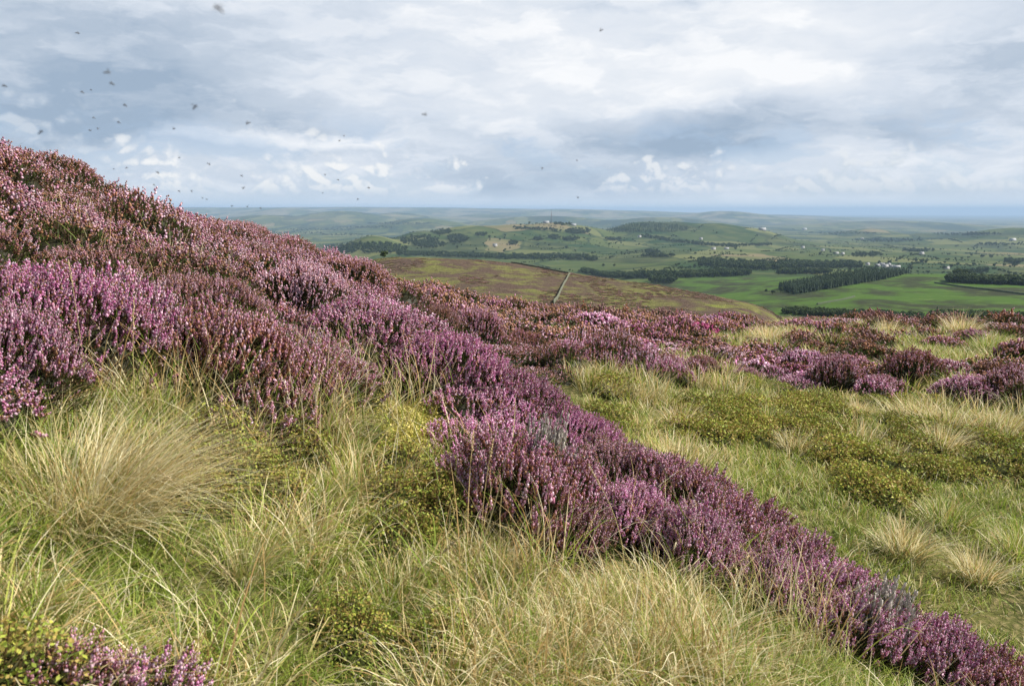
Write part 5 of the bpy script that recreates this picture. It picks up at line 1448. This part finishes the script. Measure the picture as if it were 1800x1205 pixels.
# ------------------------------------------------------------------ midges in the air
M_MIDGE = plain_mat('midge_body', (0.04, 0.036, 0.032), 0.5)
M_WING = veg_mat('midge_wing', 0.5, 0.3, 0.4, 0.05)
def clear_wing():
    N = NT(M_WING.node_tree); out = N.n['Material Output']; src = out.inputs[0].links[0].from_socket
    t = N.new('ShaderNodeBsdfTransparent'); m = N.new('ShaderNodeMixShader'); m.inputs[0].default_value = 0.38
    N.link(t.outputs[0], m.inputs[1]); N.link(src, m.inputs[2]); N.link(m.outputs[0], out.inputs[0])
clear_wing()
def midge_proto():
    s = Soup(); n = 8; ring = []
    prof = [(-3.2, 0.12), (-2.6, 0.42), (-1.6, 0.62), (-0.5, 0.55), (0.1, 0.42), (0.7, 0.78), (1.4, 0.72), (1.85, 0.34), (2.2, 0.5), (2.7, 0.46), (3.0, 0.12)]
    V = [(x * 1e-3, math.cos(i * 6.2832 / n) * q * 1e-3, math.sin(i * 6.2832 / n) * q * 1e-3 - (0.25e-3 * max(0, -x - 0.5))) for x, q in prof for i in range(n)]
    P = [(j * n + i, j * n + (i + 1) % n, (j + 1) * n + (i + 1) % n, (j + 1) * n + i) for j in range(len(prof) - 1) for i in range(n)]
    s.add(V, P, (1, 1, 1))
    for sy in (-1, 1):
        for k, (x0, x1) in enumerate(((1.4, 2.2), (0.9, 0.7), (0.5, -1.2))):
            a, b, c = np.array((x0, sy * 0.5, -0.4)), np.array(((x0 + x1) / 2, sy * 1.3, -0.3)), np.array((x1, sy * 1.6, -2.0))
            for p, q in ((a, b), (b, c)):
                w = np.array((0.07, 0, 0.07)); s.add(np.array([p - w, p + w, q + w, q - w]) * 1e-3, [(0, 1, 2, 3)], (1, 1, 1))
    o = link_obj('midge', s.mesh('midge', M_MIDGE, True))
    for sy in (-1, 1):
        V = [(1.2, sy * 0.4, 0.6), (1.9, sy * 1.6, 1.3), (1.2, sy * 2.6, 1.7), (0.2, sy * 3.0, 1.9), (-0.7, sy * 2.4, 1.5), (-0.3, sy * 1.4, 1.1)]
        link_obj('wing', new_mesh('wing', np.array(V) * 1e-3, [np.array([(0, 1, 2, 5)]), np.array([(2, 3, 4, 5)])], M_WING, np.full((6, 3), 0.16)), o)
    return o
MIDGE = [
    (385, 15, 15, 'largest and blurriest midge, high above the slope near the top'), (188, 127, 9, 'blurred upright midge in the dark cloud at the upper left'),
    (197, 147, 7, 'midge just below the blurred upright one in the dark cloud'), (342, 188, 9, 'sharp slanting midge alone between the dark cloud and the pale streak'),
    (436, 216, 7, 'midge to the right of the slanting one, above the cloud bank'), (746, 201, 8, 'lone midge in the pale middle of the sky'),
    (71, 232, 7, 'slanting midge at the edge of the left cloud over the hill crest'), (220, 185, 6, 'round dark midge in the middle of the dark cloud'),
    (1057, 53, 6, 'lone faint midge in the bright upper sky at the right'), (136, 58, 5, 'faint midge alone in the grey upper left sky'), (8, 151, 6, 'midge at the left edge of the sky'),
    (145, 162, 5, ''), (160, 158, 3.5, ''), (165, 207, 4, ''), (209, 215, 4.5, ''), (158, 229, 4.5, ''), (172, 226, 4.5, ''), (306, 226, 5, ''), (315, 277, 4.5, ''), (367, 288, 5, ''),
    (222, 295, 4, ''), (277, 303, 5, ''), (425, 309, 4.5, ''), (428, 330, 5, ''), (271, 325, 3.5, ''), (315, 336, 4, ''), (337, 336, 4, ''), (356, 348, 3.5, ''), (363, 350, 3.5, ''),
    (200, 297, 3, ''), (435, 363, 4.5, ''), (408, 362, 3.5, ''), (458, 366, 3.5, ''),
    (597, 247, 4, '-'), (605, 239, 3.5, '-'), (648, 330, 4.5, '-'), (629, 350, 4, '-'), (571, 307, 3.5, '-'), (594, 316, 3.5, '-'), (567, 339, 3, '-'), (953, 296, 4.5, '-'), (1014, 282, 3.5, '-'), (1016, 347, 4.5, '-'),
]
def midges():
    r = random.Random(4); proto = midge_proto(); first = True
    for (u, v, L, lab) in MIDGE:
        o = proto if first else copy_tree(proto); first = False
        a, s = ray_azs(u, v); size = 0.0054; d = size * F_PX / L * 0.92; h = d / math.sqrt(1 + float(s) ** 2)
        o.location = (math.sin(a) * h, math.cos(a) * h, float(s) * h)
        o.rotation_euler = (r.uniform(-0.4, 0.4), r.uniform(-0.7, 0.7), r.uniform(-0.9, 0.9) + (3.14 if r.random() < 0.5 else 0))
        if lab == '-': lab = 'tiny midge, one of the faint specks in the sky right of the heather slope'
        tag(o, lab or 'tiny midge, one of the dark specks flying just over the heather slope', 'midge', 'midges in the air')
midges()
